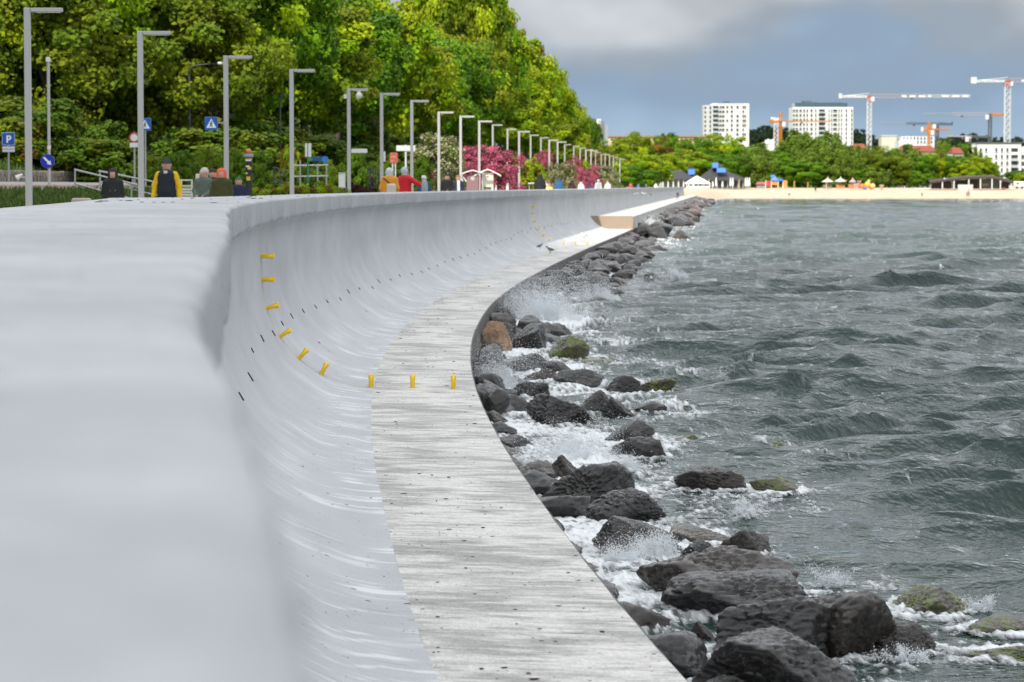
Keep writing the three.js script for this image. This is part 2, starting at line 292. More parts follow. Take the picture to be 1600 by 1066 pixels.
// --- beach and the flat land behind it ---
const shoreZ = (X) => lerp(598, 748, smoothstep(X, 36, 60));
const beachAt = (X, Z) => { const t = Z - shoreZ(X); return t < 0 ? t * 0.04 : Math.min(2.75, 2.75 * (1 - Math.exp(-t / 22))) + 0.05 * fbm2(X * 0.15, Z * 0.15, 3); };
{
  const pos = [], uv = [], idx = [], nx = 110, nz = 70;
  for (let j = 0; j <= nz; j++) for (let i = 0; i <= nx; i++) { const X = lerp(31, 400, (i / nx) ** 1.5), Z = lerp(576, 860, j / nz); pos.push(X, beachAt(X, Z), -Z); uv.push(X, Z); }
  for (let j = 0; j < nz; j++) for (let i = 0; i < nx; i++) { const a = j * (nx + 1) + i, b = a + 1, c = a + nx + 1, d = c + 1; idx.push(a, b, c, b, d, c); }
  const g = new THREE.BufferGeometry(); g.setAttribute('position', new THREE.Float32BufferAttribute(pos, 3)); g.setAttribute('uv', new THREE.Float32BufferAttribute(uv, 2)); g.setIndex(idx); g.computeVertexNormals();
  const sandTex = (() => { const A = tile(14, 14, 71), B = tile(120, 120, 72); return dataTex(512, 512, (i, j) => { const u = i / 512, v = j / 512, q = 1 + 0.06 * A(u, v) + 0.06 * B(u, v); return [0.74 * q, 0.68 * q, 0.59 * q]; }); })();
  structure('beach', g, std(0xffffff, 0.95, { map: rep(sandTex, 0.06) }));
  structure('park_ground', sweep([820, 900, 1200, 2000, 4000, 8000], () => [[-3000, 2.6, 0], [-200, 2.6, 1], [200, 2.6, 2], [4000, 2.6, 3]]), std([0.06, 0.09, 0.03], 0.95));
}

// --- unseen cloud behind the camera, placed to shade the near bay past the second ladder ---
{
  const r = rng(808), parts = [];
  for (let k = 0; k < 46; k++) {
    const a = r() * 6.283, q = Math.sqrt(r()), x = Math.cos(a) * q * 125, z = Math.sin(a) * q * 92, rad = 26 + 26 * r() * (1.2 - q);
    const g = new THREE.IcosahedronGeometry(rad, 7), p = g.attributes.position, v = V(0, 0, 0);
    for (let i = 0; i < p.count; i++) { v.fromBufferAttribute(p, i); const l = 1 + 0.25 * fbm3(v.x * 0.035 + k, v.y * 0.035, v.z * 0.035, 3); v.multiplyScalar(l); v.y *= v.y < 0 ? 0.35 : 0.75; p.setXYZ(i, v.x + x, v.y, v.z + z); }
    g.computeVertexNormals(); parts.push(g);
  }
  const c = mesh('unseen_cloud', parts, std([0.8, 0.8, 0.82], 1)); tag(c, null, null, null, 'structure');
  c.position.set(0, 0, -8).addScaledVector(sunDir, 1200);
}

// ================= BOULDERS, WATER, FOAM, SPRAY =================
const ROCK_COLORS = { dark: [0.015, 0.014, 0.0125], brown: [0.034, 0.024, 0.017], tan: [0.34, 0.22, 0.135], moss: [0.10, 0.095, 0.055], pale: [0.13, 0.115, 0.095], red: [0.10, 0.055, 0.038] };
const rockCache = new Map();
function rockGeo(seed, kind, detail) {
  const key = seed + kind + detail; if (rockCache.has(key)) return rockCache.get(key);
  const r = rng(seed * 77 + 5), planes = [];
  for (let k = 0; k < 14; k++) { const n = V(r() * 2 - 1, (r() * 2 - 1) * 0.9 + (k % 3 ? 0 : 0.4), r() * 2 - 1).normalize(); planes.push([n, 0.54 + 0.34 * r()]); }
  let g = new THREE.IcosahedronGeometry(1, detail); g.deleteAttribute('uv'); g.deleteAttribute('normal'); g = mergeVertices(g, 1e-4);
  const p = g.attributes.position, v = V(0, 0, 0), col = [], uv = [], lo = V(9, 9, 9), hi = V(-9, -9, -9), o = seed * 13.7;
  for (let i = 0; i < p.count; i++) {
    v.fromBufferAttribute(p, i).normalize();
    let s = 0; for (const [n, d] of planes) { const c = Math.max(0.05, n.dot(v)); s += Math.exp(-30 * (d / c)); }   // soft minimum over cutting planes: rounded facets
    let rad = clamp(-Math.log(s + Math.exp(-30 * 1.15)) / 30, 0.35, 1.3);
    const x = v.x, y = v.y, z = v.z;
    rad += 0.05 * fbm3(x * 1.3 + o, y * 1.3, z * 1.3, 3) + 0.05 * fbm3(x * 4 + o, y * 5.5, z * 4, 5) + 0.016 * n3(x * 15, y * 15 + o, z * 15) - 0.05 * Math.abs(fbm3(x * 2.4 + o, y * 4.2 + 5, z * 2.4, 3)) - 0.05 * Math.max(0, 0.12 - Math.abs(n3(x * 1.7 + o, y * 2.6, z * 1.7))) / 0.12;
    v.multiplyScalar(rad); p.setXYZ(i, v.x, v.y, v.z); lo.min(v); hi.max(v);
  }
  const base = ROCK_COLORS[kind];
  for (let i = 0; i < p.count; i++) {
    v.fromBufferAttribute(p, i).sub(lo).divide(hi.clone().sub(lo)).multiplyScalar(2).subScalar(1); p.setXYZ(i, v.x, v.y, v.z);
    const grain = 1 + 0.45 * fbm3(v.x * 3 + o, v.y * 3, v.z * 3, 4) + 0.35 * n3(v.x * 23, v.y * 23 + o, v.z * 23), rust = smoothstep(fbm3(v.x * 1.6 + o, v.y * 1.6 + 9, v.z * 1.6, 3), 0.12, 0.42);
    let c = [base[0] * grain * (1 + 0.6 * rust), base[1] * grain * (1 + 0.25 * rust), base[2] * grain];
    if (kind === 'moss') { const k = smoothstep(fbm3(v.x * 1.5 + o, v.y * 0.8, v.z * 1.5 + 4, 4) + 0.15 * n3(v.x * 20, v.y * 20, v.z * 20), -0.12, 0.16); c = [lerp(c[0], 0.15, k), lerp(c[1], 0.19, k), lerp(c[2], 0.012, k)]; }
    col.push(Math.max(0.008, c[0]), Math.max(0.008, c[1]), Math.max(0.006, c[2])); uv.push(v.x + v.z * 0.45, v.y + v.z * 0.6);
  }
  g.setAttribute('color', new THREE.Float32BufferAttribute(col, 3)); g.setAttribute('uv', new THREE.Float32BufferAttribute(uv, 2)); g.computeVertexNormals();
  rockCache.set(key, g); return g;
}
M.rock = phys(0xffffff, 0.13, { vertexColors: true, bumpMap: rep(fineBump, 1.7), bumpScale: 0.02, specularIntensity: 1.0, clearcoat: 0.6, clearcoatRoughness: 0.07 });
M.dryRock = phys(0xffffff, 0.75, { vertexColors: true, bumpMap: rep(fineBump, 0.9), bumpScale: 0.02 });
const rocks = [];     // x, z, radius, height: for the foam round them
function boulder(cx, base, w, h, kind, seed, label, group, detail = 13, tilt = 0) {
  const f = at(cx, base, 0), s = pxm(-f.z), rx = w / 2 / s, up = h / s, sub = 0.16 + 0.25 * up, ry = (up + sub) / 2, rz = rx * 0.8;
  const m = mesh('boulder', rockGeo(seed, kind, detail), kind === 'tan' ? M.dryRock : M.rock);
  m.scale.set(rx, ry, rz); m.position.set(f.x, up - ry, f.z - rz * 0.55); m.rotation.z = tilt;
  rocks.push([f.x, -m.position.z, rx, up]);
  return tag(m, label, 'boulder', group ?? 'boulders along the walkway');
}
// nearest first, as they lie in the water beside the walkway
[
  [1215, 1085, 265, 92, 'dark', 1, 'dark pointed boulder at the lower edge, nearest below the block-shaped one', 0],
  [1140, 1090, 120, 34, 'dark', 2, 'low wet boulder cut off by the lower edge beside the walkway', 0],
  [1228, 1030, 232, 95, 'dark', 3, 'large block-shaped black boulder with steep right face', 0.04],
  [1325, 1025, 190, 108, 'brown', 4, 'grey-brown boulder leaning behind the block-shaped black boulder', -0.25],
  [1405, 1020, 130, 46, 'brown', 5, 'low grey boulder washed by waves beside the leaning brown one', 0],
  [1160, 978, 250, 78, 'dark', 6, 'smooth domed dark boulder behind the block-shaped one', 0.05],
  [1125, 940, 258, 80, 'brown', 7, 'long rust-marked boulder lying level near the walkway edge', 0.03],
  [1455, 962, 165, 42, 'moss', 8, 'broad boulder with green weed standing alone in the waves', 0],
  [1565, 990, 120, 24, 'moss', 9, 'flat green weedy boulder at the right edge', 0],
  [1575, 1030, 140, 18, 'moss', 10, 'green weedy boulder barely above water near lower right corner', 0],
  [1104, 998, 56, 26, 'brown', 11, 'small boulder in foam under the smooth domed boulder', 0],
  [1163, 868, 88, 40, 'brown', 12, 'rounded brown boulder just behind the long rust-marked one', 0.1],
  [1092, 872, 70, 28, 'dark', 13, 'small dark boulder between foam and the long rust-marked boulder', 0],
  [1092, 846, 110, 24, 'pale', 14, 'pale boulder with water running over it', 0],
  [1008, 868, 165, 54, 'dark', 15, 'streaming wet boulder beside the foam at the walkway edge', -0.08],
  [985, 818, 140, 52, 'dark', 16, 'dark wedge-shaped boulder with steep right end', -0.05],
  [920, 788, 150, 64, 'dark', 17, 'broad dark boulder speckled with spray', 0.03],
  [878, 752, 62, 40, 'brown', 18, 'small brown-topped boulder behind the spray-speckled broad one', 0.1],
  [1112, 766, 120, 36, 'brown', 19, 'lone brown boulder standing out in the water', -0.06],
  [1216, 771, 88, 24, 'moss', 20, 'orange and green low boulder farthest out beside the lone brown one', -0.08],
  [1000, 714, 90, 32, 'dark', 21, 'rounded dark boulder with foam below, above the big splash', -0.12],
  [985, 688, 80, 32, 'dark', 22, 'dome-shaped grey boulder right of the big splash', -0.05],
  [1012, 646, 62, 20, 'dark', 23, 'low black boulder out in the water beside a wave', -0.2],
  [968, 654, 58, 32, 'dark', 24, 'black boulder tucked beside the round-headed black one', -0.15],
  [930, 646, 60, 36, 'dark', 25, 'round-headed black boulder in the middle of the bank', 0],
  [876, 664, 112, 46, 'dark', 26, 'broad dark boulder with white drops, in front of the breaking wave', -0.05],
  [800, 648, 64, 32, 'dark', 27, 'round dark boulder touching the walkway edge below the foam', 0],
  [832, 626, 66, 32, 'dark', 28, 'long low boulder slanting away above the round dark one', -0.25],
  [905, 602, 84, 26, 'dark', 29, 'smooth grey boulder under running water in the middle', -0.1],
  [848, 596, 60, 20, 'brown', 30, 'brown boulder half covered by running water', 0],
  [976, 606, 58, 20, 'dark', 31, 'dark boulder at the outer rim with a weedy tail', 0],
  [1024, 602, 70, 12, 'moss', 32, 'flat weedy boulder awash beyond the outer dark one', 0],
  [820, 578, 84, 26, 'dark', 33, 'flat streaming boulder right under the tan one', -0.08],
  [868, 582, 56, 18, 'dark', 34, 'small dark boulder left of the green-brown flat-sided one', -0.2],
  [890, 560, 66, 36, 'moss', 35, 'green-brown boulder with a flat pale side', 0.05],
  [938, 572, 64, 12, 'moss', 36, 'low reddish boulder with green weed beside the green-brown one', -0.1],
  [826, 545, 66, 34, 'dark', 37, 'smooth dark grey boulder leaning beside the tan one', 0.25],
  [861, 530, 44, 24, 'dark', 38, 'black boulder behind the leaning dark grey one', 0],
  [776, 551, 50, 49, 'tan', 39, 'dry tan boulder propped against the walkway edge', 0],
  [824, 494, 36, 26, 'dark', 40, 'small dark boulder inside the tall spray', 0],
  [890, 506, 42, 20, 'dark', 41, 'small dark boulder at the outer foot of the tall spray', 0],
  [826, 512, 40, 20, 'dark', 42, 'small boulder awash under the tall spray', 0],
  [782, 490, 26, 16, 'red', 43, 'small reddish boulder at the walkway edge left of the spray', 0],
  [768, 515, 26, 24, 'dark', 44, 'small black boulder wedged at the edge above the tan one', 0],
  [800, 600, 40, 14, 'dark', 45, 'low dark stone in white foam at the walkway edge', 0],
  [1062, 640, 54, 8, 'moss', 46, 'weedy stone awash farthest out in the middle', 0],
  [1075, 690, 60, 10, 'moss', 47, 'weedy stone awash right of the dome-shaped grey boulder', 0],
  [1020, 438, 30, 12, 'brown', 48, 'small rust-coloured boulder alone in the water by the far heap', 0],
  [1205, 695, 70, 8, 'moss', 49, 'weedy stone barely showing far out in the waves', 0],
].forEach(([cx, b, w, h, kind, seed, label, tilt]) => boulder(cx, b, w, h, kind, seed, label, undefined, w > 100 ? 24 : w > 50 ? 15 : 10, tilt));
{
  const r = rng(99);                                // the heap along the far walkway
  const fill = (z, off, rad, y, n) => {
    const k = r(), kind = z > 170 ? (k < 0.5 ? 'brown' : k < 0.66 ? 'red' : k < 0.74 ? 'pale' : 'dark') : k < 0.70 ? 'dark' : k < 0.92 ? 'brown' : 'red';
    const m = mesh('boulder', rockGeo(60 + Math.floor(r() * 9), kind, 7), kind === 'tan' ? M.dryRock : M.rock), X = P(z) + OUTER + off;
    const sx = rad * (0.9 + 0.5 * r()), sy = rad * (0.55 + 0.35 * r()), sz = rad * (0.8 + 0.5 * r());
    m.scale.set(sx, sy, sz); m.position.set(X, y, -z); m.rotation.set((r() - 0.5) * 0.5, r() * 6.3, (r() - 0.5) * 0.5);
    rocks.push([X, z, rad, y + sy]);
    tag(m, z < 165 ? 'wet dark boulder in the packed heap between the spray and the step' : 'brownish boulder in the distant heap beyond the step', 'boulder', z < 165 ? 'boulders heaped before the step' : 'boulders heaped beyond the step');
  };
  for (let z = 57; z < 165; z += 1.35 + z * 0.006) { const wide = z < 75 ? 1.3 : z < 140 ? 2.1 : 1.5; for (let o = 0.25; o < wide; o += 0.66 + 0.4 * r()) fill(z + r(), o + 0.3 * r(), 0.27 + 0.2 * r(), z < 80 ? -0.06 : lerp(0.24, -0.1, o / wide) + 0.1 * r()); }
  for (let z = 172; z < 590; z += 4.5 + z * 0.016) for (let o = 0.3; o < 3.0; o += 1.0 + 0.8 * r()) { if (z > 185 && z < 225 && o > 0.8 && r() < 0.75) continue; fill(z + 3 * r(), o, 0.55 + 0.4 * r(), lerp(0.3, -0.1, o / 3.0) + 0.2 * r()); }
}
{ // rocks jammed against the walkway's side where it swings left
  const r = rng(654);
  for (let z = 39; z < 76; z += 0.62 + 0.3 * r()) { if (z > 50.5 && z < 57.5) continue; const m = mesh('boulder', rockGeo(60 + Math.floor(r() * 9), r() < 0.8 ? 'dark' : 'brown', 9), M.rock), rad = 0.17 + 0.12 * r(), X = P(z) + OUTER + 0.12 + 0.22 * r(); m.scale.set(rad, rad * 1.1, rad * 1.2); m.position.set(X, 0.06 + 0.16 * r(), -z); m.rotation.set(r() - 0.5, r() * 6, r() - 0.5); rocks.push([X, z, rad, 0.3]); tag(m, 'dark stone jammed against the side of the walkway where it swings left', 'boulder', 'stones jammed against the walkway side'); }
}
// row of small stones under the walkway edge, left of the near rocks
{
  const r = rng(321);
  for (let z = 15.5; z < 57; z += 1.2 + 0.7 * r()) {
    const m = mesh('boulder', rockGeo(60 + Math.floor(r() * 9), r() < 0.75 ? 'dark' : 'brown', 11), M.rock), rad = 0.18 + 0.12 * r(), X = P(z) + OUTER + 0.16 + 0.35 * r();
    m.scale.set(rad * 1.2, rad * 0.8, rad * 1.2); m.position.set(X, -0.05 + 0.1 * r(), -z); m.rotation.y = r() * 6; rocks.push([X, z, rad, 0.1]);
    tag(m, 'small wet stone in the foam along the near walkway edge', 'boulder', 'small stones along the near walkway edge');
  }
}

// places where a wave breaks: pixel of the foot, width and height in pixels, amount of spray
const SPLASH = [
  [862, 512, 160, 70, 2.3, 'tall burst of white spray over the boulders beside the walkway'], [800, 500, 60, 34, 0.4, 'white surge in the corner left of the tall spray'],
  [790, 624, 66, 64, 0.95, 'white surge pushed up against the walkway edge below the tan boulder'], [900, 728, 150, 46, 0.9, 'wide churning splash between the near boulders'],
  [1030, 880, 80, 36, 0.45, 'splash where a wave runs up beside the streaming boulder'], [975, 890, 80, 26, 0.35, 'frothing foam against the near walkway edge'],
  [1300, 926, 40, 30, 0.2, 'small splash behind the long boulder'], [1165, 812, 50, 22, 0.15, 'thin splash off a wave near the lone brown boulder'],
  [1060, 440, 40, 20, 0.22, 'small breaking crest near the lone rust-coloured stone'], [1012, 368, 50, 20, 0.22, 'white splash against the far heap after the step'],
  [940, 476, 90, 26, 0.45, 'spray drifting seaward from the tall burst'], [985, 745, 60, 24, 0.3, 'splash running between two dark boulders'],
  [1540, 960, 40, 22, 0.10, 'small splash on the weed-covered broad boulder'], [1015, 965, 50, 24, 0.2, 'frothy surge below the long rust-marked boulder'],
  [1420, 1040, 60, 20, 0.12, 'splash in the lower right among the washed boulders'],
];
const hot = SPLASH.map(([cx, b, w, h, k]) => { const f = at(cx, b, 0); return [f.x, -f.z, w / 2 / pxm(-f.z), k]; });

// --- the sea: trochoidal waves on a grid that widens with distance ---
const waves = [];
{
  const r = rng(4242);
  for (let i = 0; i < 64; i++) {
    const L = 0.34 * Math.pow(9.5 / 0.34, Math.pow((i + r()) / 64, 1.05)), k = 2 * Math.PI / L, dir = -0.32 + (r() + r() - 1) * (i > 40 ? 0.62 : 0.95);   // running towards the camera and the shore
    const st = 0.098 * (0.5 + r()) * (L > 5 ? 0.30 : L > 2.4 ? 0.62 : 1.0);
    waves.push([Math.sin(dir) * k, Math.cos(dir) * k, st / k, r() * 6.283, L, Math.sin(dir), Math.cos(dir)]);
  }
}
const SHOALS = [7, 8, 9, 18, 19, 4].map((i) => rocks[i]);      // outlying boulders: the water is shallow and calmer over and in front of them
function wave(X, Z, spacing, out) {
  // gusts and shallows: groups of higher and lower waves
  const gust = 0.85 + 0.45 * n2(X * 0.05, Z * 0.03) + 0.25 * n2(X * 0.16 + 9, Z * 0.1), off = X - P(Z) - OUTER, shoal = 0.28 + 0.72 * smoothstep(off, 0.5, 6.5);
  let y = 0, dx = 0, dz = 0;
  const wx = X + 0.5 * n2(X * 0.22, Z * 0.2), wz = Z + 0.5 * n2(X * 0.2 + 40, Z * 0.24);
  for (const [kx, kz, a, ph, L, ux, uz] of waves) {
    const fade = clamp(L / spacing / 1.9 - 0.7, 0, 1); if (fade <= 0) continue;
    const t = kx * wx + kz * wz + ph, A = a * fade, s = Math.sin(t);
    const Q = L < 1.2 ? 0.42 : 0.55; y += A * Math.cos(t); dx -= A * Q * ux * s; dz -= A * Q * uz * s;
  }
  let g = Math.max(0.25, gust) * shoal; if (Z < 45) for (const [sx, sz, sr] of SHOALS) { const ex = (X - sx) / (sr + 0.9), ez = (Z - sz) / (Z < sz ? 3.4 : 1.6); g *= 1 - 0.72 * Math.exp(-ex * ex - ez * ez); } out[0] = X + dx * g; out[1] = y * g; out[2] = Z + dz * g;
}
{
  const Zs = []; let z = 9.5; while (z < 760) { Zs.push(z); z *= 1 + (z < 60 ? 0.0030 : z < 200 ? 0.0034 : 0.0056); }
  const NC = 400, NR = Zs.length, pos = new Float32Array(NR * NC * 3), foam = new Float32Array(NR * NC), raw = new Float32Array(NR * NC), out = [0, 0, 0], uv = new Float32Array(NR * NC * 2);
  // look-up of boulders by cell
  const cell = new Map(); rocks.forEach((q) => { const x0 = Math.floor((q[0] - q[2] * 1.6) / 1.5), x1 = Math.floor((q[0] + q[2] * 1.6) / 1.5), z0 = Math.floor((q[1] - q[2] * 1.8) / 1.5), z1 = Math.floor((q[1] + q[2] * 1.8) / 1.5); for (let i = x0; i <= x1; i++) for (let j = z0; j <= z1; j++) { const k = i * 10000 + j; if (!cell.has(k)) cell.set(k, []); cell.get(k).push(q); } });
  for (let j = 0; j < NR; j++) {
    const Z = Zs[j], x0 = P(Z) + OUTER - 0.1, x1 = 0.205 * Z + 4, dz = Z * (Z < 60 ? 0.0030 : Z < 200 ? 0.0034 : 0.0056);
    for (let i = 0; i < NC; i++) {
      const t = i / (NC - 1), X = lerp(x0, x1, 0.75 * t + 0.25 * t * t), sp = Math.max(dz, (x1 - x0) / NC), o = j * NC + i;
      wave(X, Z, sp, out);
      let m = (0.40 * (1 - smoothstep(X - x0, 0.6, Z < 34 ? 3.6 : 5.5)) + 0.30 * Math.exp(-Math.max(0, X - x0) / 0.9)) * (Z < 62 ? 1 : 0.6);
      const near = cell.get(Math.floor(X / 1.5) * 10000 + Math.floor(Z / 1.5));
      if (near) for (const q of near) { const d = Math.hypot((X - q[0]) / q[2], (Z - q[1]) / q[2]); m = Math.max(m, 0.46 * (1 - smoothstep(d, 0.9, 1.7))); }
      let heap = 0;
      for (const [hx, hz, hr, k] of hot) { const d = Math.hypot((X - hx) / hr, (Z - hz) / (hr * 1.5)); if (d < 2) { const q = 1 - smoothstep(d, 0.2, 1.7); m = Math.max(m, q * (0.24 + 0.7 * Math.min(1, k * 1.1))); heap += q * k; } }
      const crest = out[1];
      m += 0.10 * smoothstep(crest, 0.08, 0.3) + 0.20 * (1 - smoothstep(X - x0, 1.5, 8)) * (0.5 + n2(X * 0.3, Z * 0.25));
      if (m < 0.06) { raw[o] = foam[o] = -1; pos[o * 3] = out[0]; pos[o * 3 + 1] = out[1]; pos[o * 3 + 2] = -out[2]; uv[o * 2] = X; uv[o * 2 + 1] = Z; continue; }
      const lace = 1 - Math.abs(n2(X * 1.9 + 0.6 * n2(X * 3, Z * 2), Z * 1.0)) * 1.25, grain = fbm2(X * 5, Z * 3.6, 3), patch = fbm2(X * 0.55 + 5, Z * 0.35, 3);
      foam[o] = m + 0.36 * lace + 0.30 * grain + 0.32 * patch - 0.50;
      if (Z > 400) foam[o] -= 0.2;
      raw[o] = foam[o]; foam[o] += 0.12;
      const lump = heap > 0 ? Math.min(1, heap) * (0.10 + 0.26 * Math.max(0, fbm2(X * 2.4, Z * 1.6, 4))) : 0;
      const fine = foam[o] > 0 ? 0.012 + 0.05 * Math.min(1, foam[o] * 3) * (0.5 + fbm2(X * 9, Z * 7, 3)) : 0;
      pos[o * 3] = out[0]; pos[o * 3 + 1] = out[1] + lump * 0.8; pos[o * 3 + 2] = -out[2]; uv[o * 2] = X; uv[o * 2 + 1] = Z;
      if (fine) foam[o] = Math.max(foam[o], 0.0001), pos[o * 3 + 1] += 0;
      foam[o] = foam[o] > 0 ? fine : -1;
    }
  }
  const idx = new Uint32Array((NR - 1) * (NC - 1) * 6), fi = []; let q = 0;
  for (let j = 0; j < NR - 1; j++) for (let i = 0; i < NC - 1; i++) {
    const a = j * NC + i, b = a + 1, c = a + NC, d = c + 1; idx[q++] = a; idx[q++] = b; idx[q++] = c; idx[q++] = b; idx[q++] = d; idx[q++] = c;
    if (foam[a] > 0 && foam[b] > 0 && foam[c] > 0) fi.push(a, b, c);
    if (foam[b] > 0 && foam[d] > 0 && foam[c] > 0) fi.push(b, d, c);
  }
  const g = new THREE.BufferGeometry(); g.setAttribute('position', new THREE.BufferAttribute(pos, 3)); g.setAttribute('uv', new THREE.BufferAttribute(uv, 2)); g.setIndex(new THREE.BufferAttribute(idx, 1)); g.computeVertexNormals();
  const ripple = (() => { const A = tile(24, 30, 81), B = tile(64, 80, 82), C = tile(150, 150, 83), D = tile(9, 14, 84); return dataTex(512, 512, (i, j) => { const u = i / 512, v = j / 512, k = 0.5 + 0.2 * D(u, v) + 0.15 * A(u, v) + 0.08 * B(u, v) + 0.04 * C(u, v); return [k, k, k]; }, false); })();
  structure('sea_water', g, phys([0.022, 0.047, 0.040], 0.04, { ior: 1.34, bumpMap: rep(ripple, 0.27, 0.30), bumpScale: 0.085 }));
  // foam: its own sheet of froth lying on the water
  const map = new Map(), fp = [], fix = [], fc = [];
  for (const v of fi) { if (!map.has(v)) { map.set(v, fp.length / 3); fp.push(pos[v * 3], pos[v * 3 + 1] + 0.005 + foam[v] * 0.7 * smoothstep(raw[v], 0, 0.3), pos[v * 3 + 2]); const k = Math.pow(smoothstep(raw[v] + 0.15 * n2(uv[v * 2] * 12, uv[v * 2 + 1] * 7) + 0.10 * n2(uv[v * 2] * 27, uv[v * 2 + 1] * 15), -0.06, 0.50), 1.35); fc.push(0.80, 0.83, 0.84, k); } fix.push(map.get(v)); }
  const fg = new THREE.BufferGeometry(); fg.setAttribute('position', new THREE.Float32BufferAttribute(fp, 3)); fg.setAttribute('color', new THREE.Float32BufferAttribute(fc, 4)); fg.setIndex(fix); fg.computeVertexNormals();
  M.foam = std([0.74, 0.77, 0.78], 0.9);
  tag(mesh('sea_foam', fg, std(0xffffff, 0.8, { vertexColors: true, transparent: true })), 'white lacy foam lying on the water around the boulders', 'foam', null, 'stuff');
  console.log('water tris', idx.length / 3, 'foam tris', fix.length / 3);
  // froth: grains of foam strewn where the sheet thins out
  {
    const r = rng(515151), ms = []; let big = 0;
    for (let j = 0; j < NR - 1; j++) {
      const Z = Zs[j], rad = Math.max(0.010, (Z / F) * 1.5625 * 0.62), one = Math.PI * rad * rad * 1.3;
      for (let i = 0; i < NC - 1; i++) {
        const a = j * NC + i, v = raw[a]; if (v < 0.0) continue;
        const dens = 0.55 * Math.pow(clamp(v / 0.5, 0, 1), 1.5), area = Math.abs((pos[(a + 1) * 3] - pos[a * 3]) * (pos[(a + NC) * 3 + 2] - pos[a * 3 + 2]));
        let n = (dens * area * 0.9) / one; n = Math.floor(n) + (r() < n % 1 ? 1 : 0);
        for (let q = 0; q < n && ms.length < 600000; q++) { const t = r(), u = r(), k = rad * (0.5 + 1.0 * r() * r()); ms.push([lerp(pos[a * 3], pos[(a + 1) * 3], t), lerp(pos[a * 3 + 1], pos[(a + NC) * 3 + 1], u) + 0.004 + (dens > 0.5 ? 0.03 * r() * dens : 0), lerp(pos[a * 3 + 2], pos[(a + NC) * 3 + 2], u), k]); }
      }
    }
    const im = new THREE.InstancedMesh(new THREE.OctahedronGeometry(1, 0), M.foam, ms.length), m = new THREE.Matrix4();
    ms.forEach(([x, y, z, k], i) => { m.makeRotationY(i * 1.7); m.scale(V(k * 1.25, k * 0.6, k * 1.1)); m.setPosition(x, y, z); im.setMatrixAt(i, m); });
    im.name = numbered('sea_foam'); lit(im); scene.add(im); tag(im, 'loose froth strewn over the water among the boulders', 'foam', null, 'stuff'); console.log('froth', ms.length);
  }
}
// --- spray: thousands of drops thrown along arcs ---
M.spray = std([0.86, 0.89, 0.91], 0.6);
SPLASH.forEach(([cx, b, w, h, k, label], n) => {
  const f = at(cx, b, 0), s = pxm(-f.z), r = rng(700 + n), N = Math.floor(5000 + 66000 * k), g = new THREE.OctahedronGeometry(1, 0), im = new THREE.InstancedMesh(g, M.spray, N), m = new THREE.Matrix4();
  const halfW = w / 2 / s, up = (h / s) * 1.35, grain = Math.max(0.0016, 0.18 / s), nb = Math.floor(16 + 46 * k), bursts = [], gs = () => (r() + r() + r() + r() - 2) * 0.9;
  for (let q = 0; q < nb; q++) { const a = r() * 6.283, vy = Math.sqrt(19.6 * up) * (0.3 + 0.7 * Math.pow(r(), 0.8)), vh = vy * (0.1 + 0.45 * r()); bursts.push([f.x + gs() * halfW * 0.62, f.z + gs() * halfW * 0.45, Math.cos(a) * vh - 0.15 * vy, vy, Math.sin(a) * vh * 0.7, 0.10 + 0.16 * r(), 0.3 + r()]); }
  let i = 0;
  while (i < N) {
    const B = bursts[Math.floor(r() * nb)], sp = B[5] * B[3], e = 0.5 + 0.55 * Math.sqrt(r()), vx = B[2] * e + gs() * sp, vy = Math.max(0.15, B[3] * e + gs() * sp), vz = B[4] * e + gs() * sp, t = Math.pow(r(), 0.8) * (2 * vy / 9.8) * Math.min(1, B[6]);
    const y = vy * t - 4.9 * t * t; if (y < -0.02) continue;
    const size = grain * (0.6 + 2.6 * Math.pow(r(), 5)) * (y < 0.2 * up ? 1.35 : 1);
    m.makeRotationY(i); m.scale(V(size * (0.8 + 0.6 * r()), size * (0.8 + 0.8 * r()), size)); m.setPosition(B[0] + vx * t, y + 0.02, B[1] + vz * t); im.setMatrixAt(i++, m);
  }
  im.count = i; im.name = numbered('wave_spray'); lit(im); scene.add(im);
  tag(im, label, 'spray', null, 'stuff');
});

// ================= TREES AND SHRUBS =================
// lamp posts of the promenade: pixel column and top in the photograph, front row or not; trees are described by them
const LAMPS = [[47, 14, 1], [222, 50, 1], [355, 88, 1], [457, 109, 1], [546, 139, 1], [597, 146, 1], [644, 157, 1], [686, 175, 1], [720, 181.4, 1], [749, 189, 1], [770, 195, 0], [793, 201.6, 0], [811, 205.2, 1], [829, 211, 0], [845, 215, 0], [858, 218.6, 1], [871, 221.6, 1], [882, 225.7, 0], [896, 228.2, 0], [906, 231.3, 0], [915, 233.8, 1], [923, 235.3, 1], [930, 237.8, 0], [939, 240.9, 0], [945, 241.4, 0], [952, 243.4, 0], [958, 245.7, 0], [963, 247, 0], [968, 248.5, 1]];
const byLamp = (px) => { let b = 0; LAMPS.forEach((l, i) => { if (Math.abs(l[0] - px) < Math.abs(LAMPS[b][0] - px)) b = i; }); return px < 30 ? 'at the left edge' : `${px < LAMPS[b][0] ? 'left' : 'right'} of the ${ORD[b]} lamp post`; };
const ROWS = ['lowest', 'second lowest', 'middle', 'second highest', 'highest'];
const leafMat = (name) => phys(0xffffff, 0.62, { vertexColors: true, transmission: 0.4, thickness: 0, ior: 1.3, specularIntensity: 0.35, side: THREE.DoubleSide, name });
M.leaf = leafMat('leaf'); M.bark = std([0.10, 0.08, 0.06], 0.9, { bumpMap: rep(fineBump, 1), bumpScale: 0.02 }); M.paleBark = std([0.42, 0.40, 0.36], 0.8);
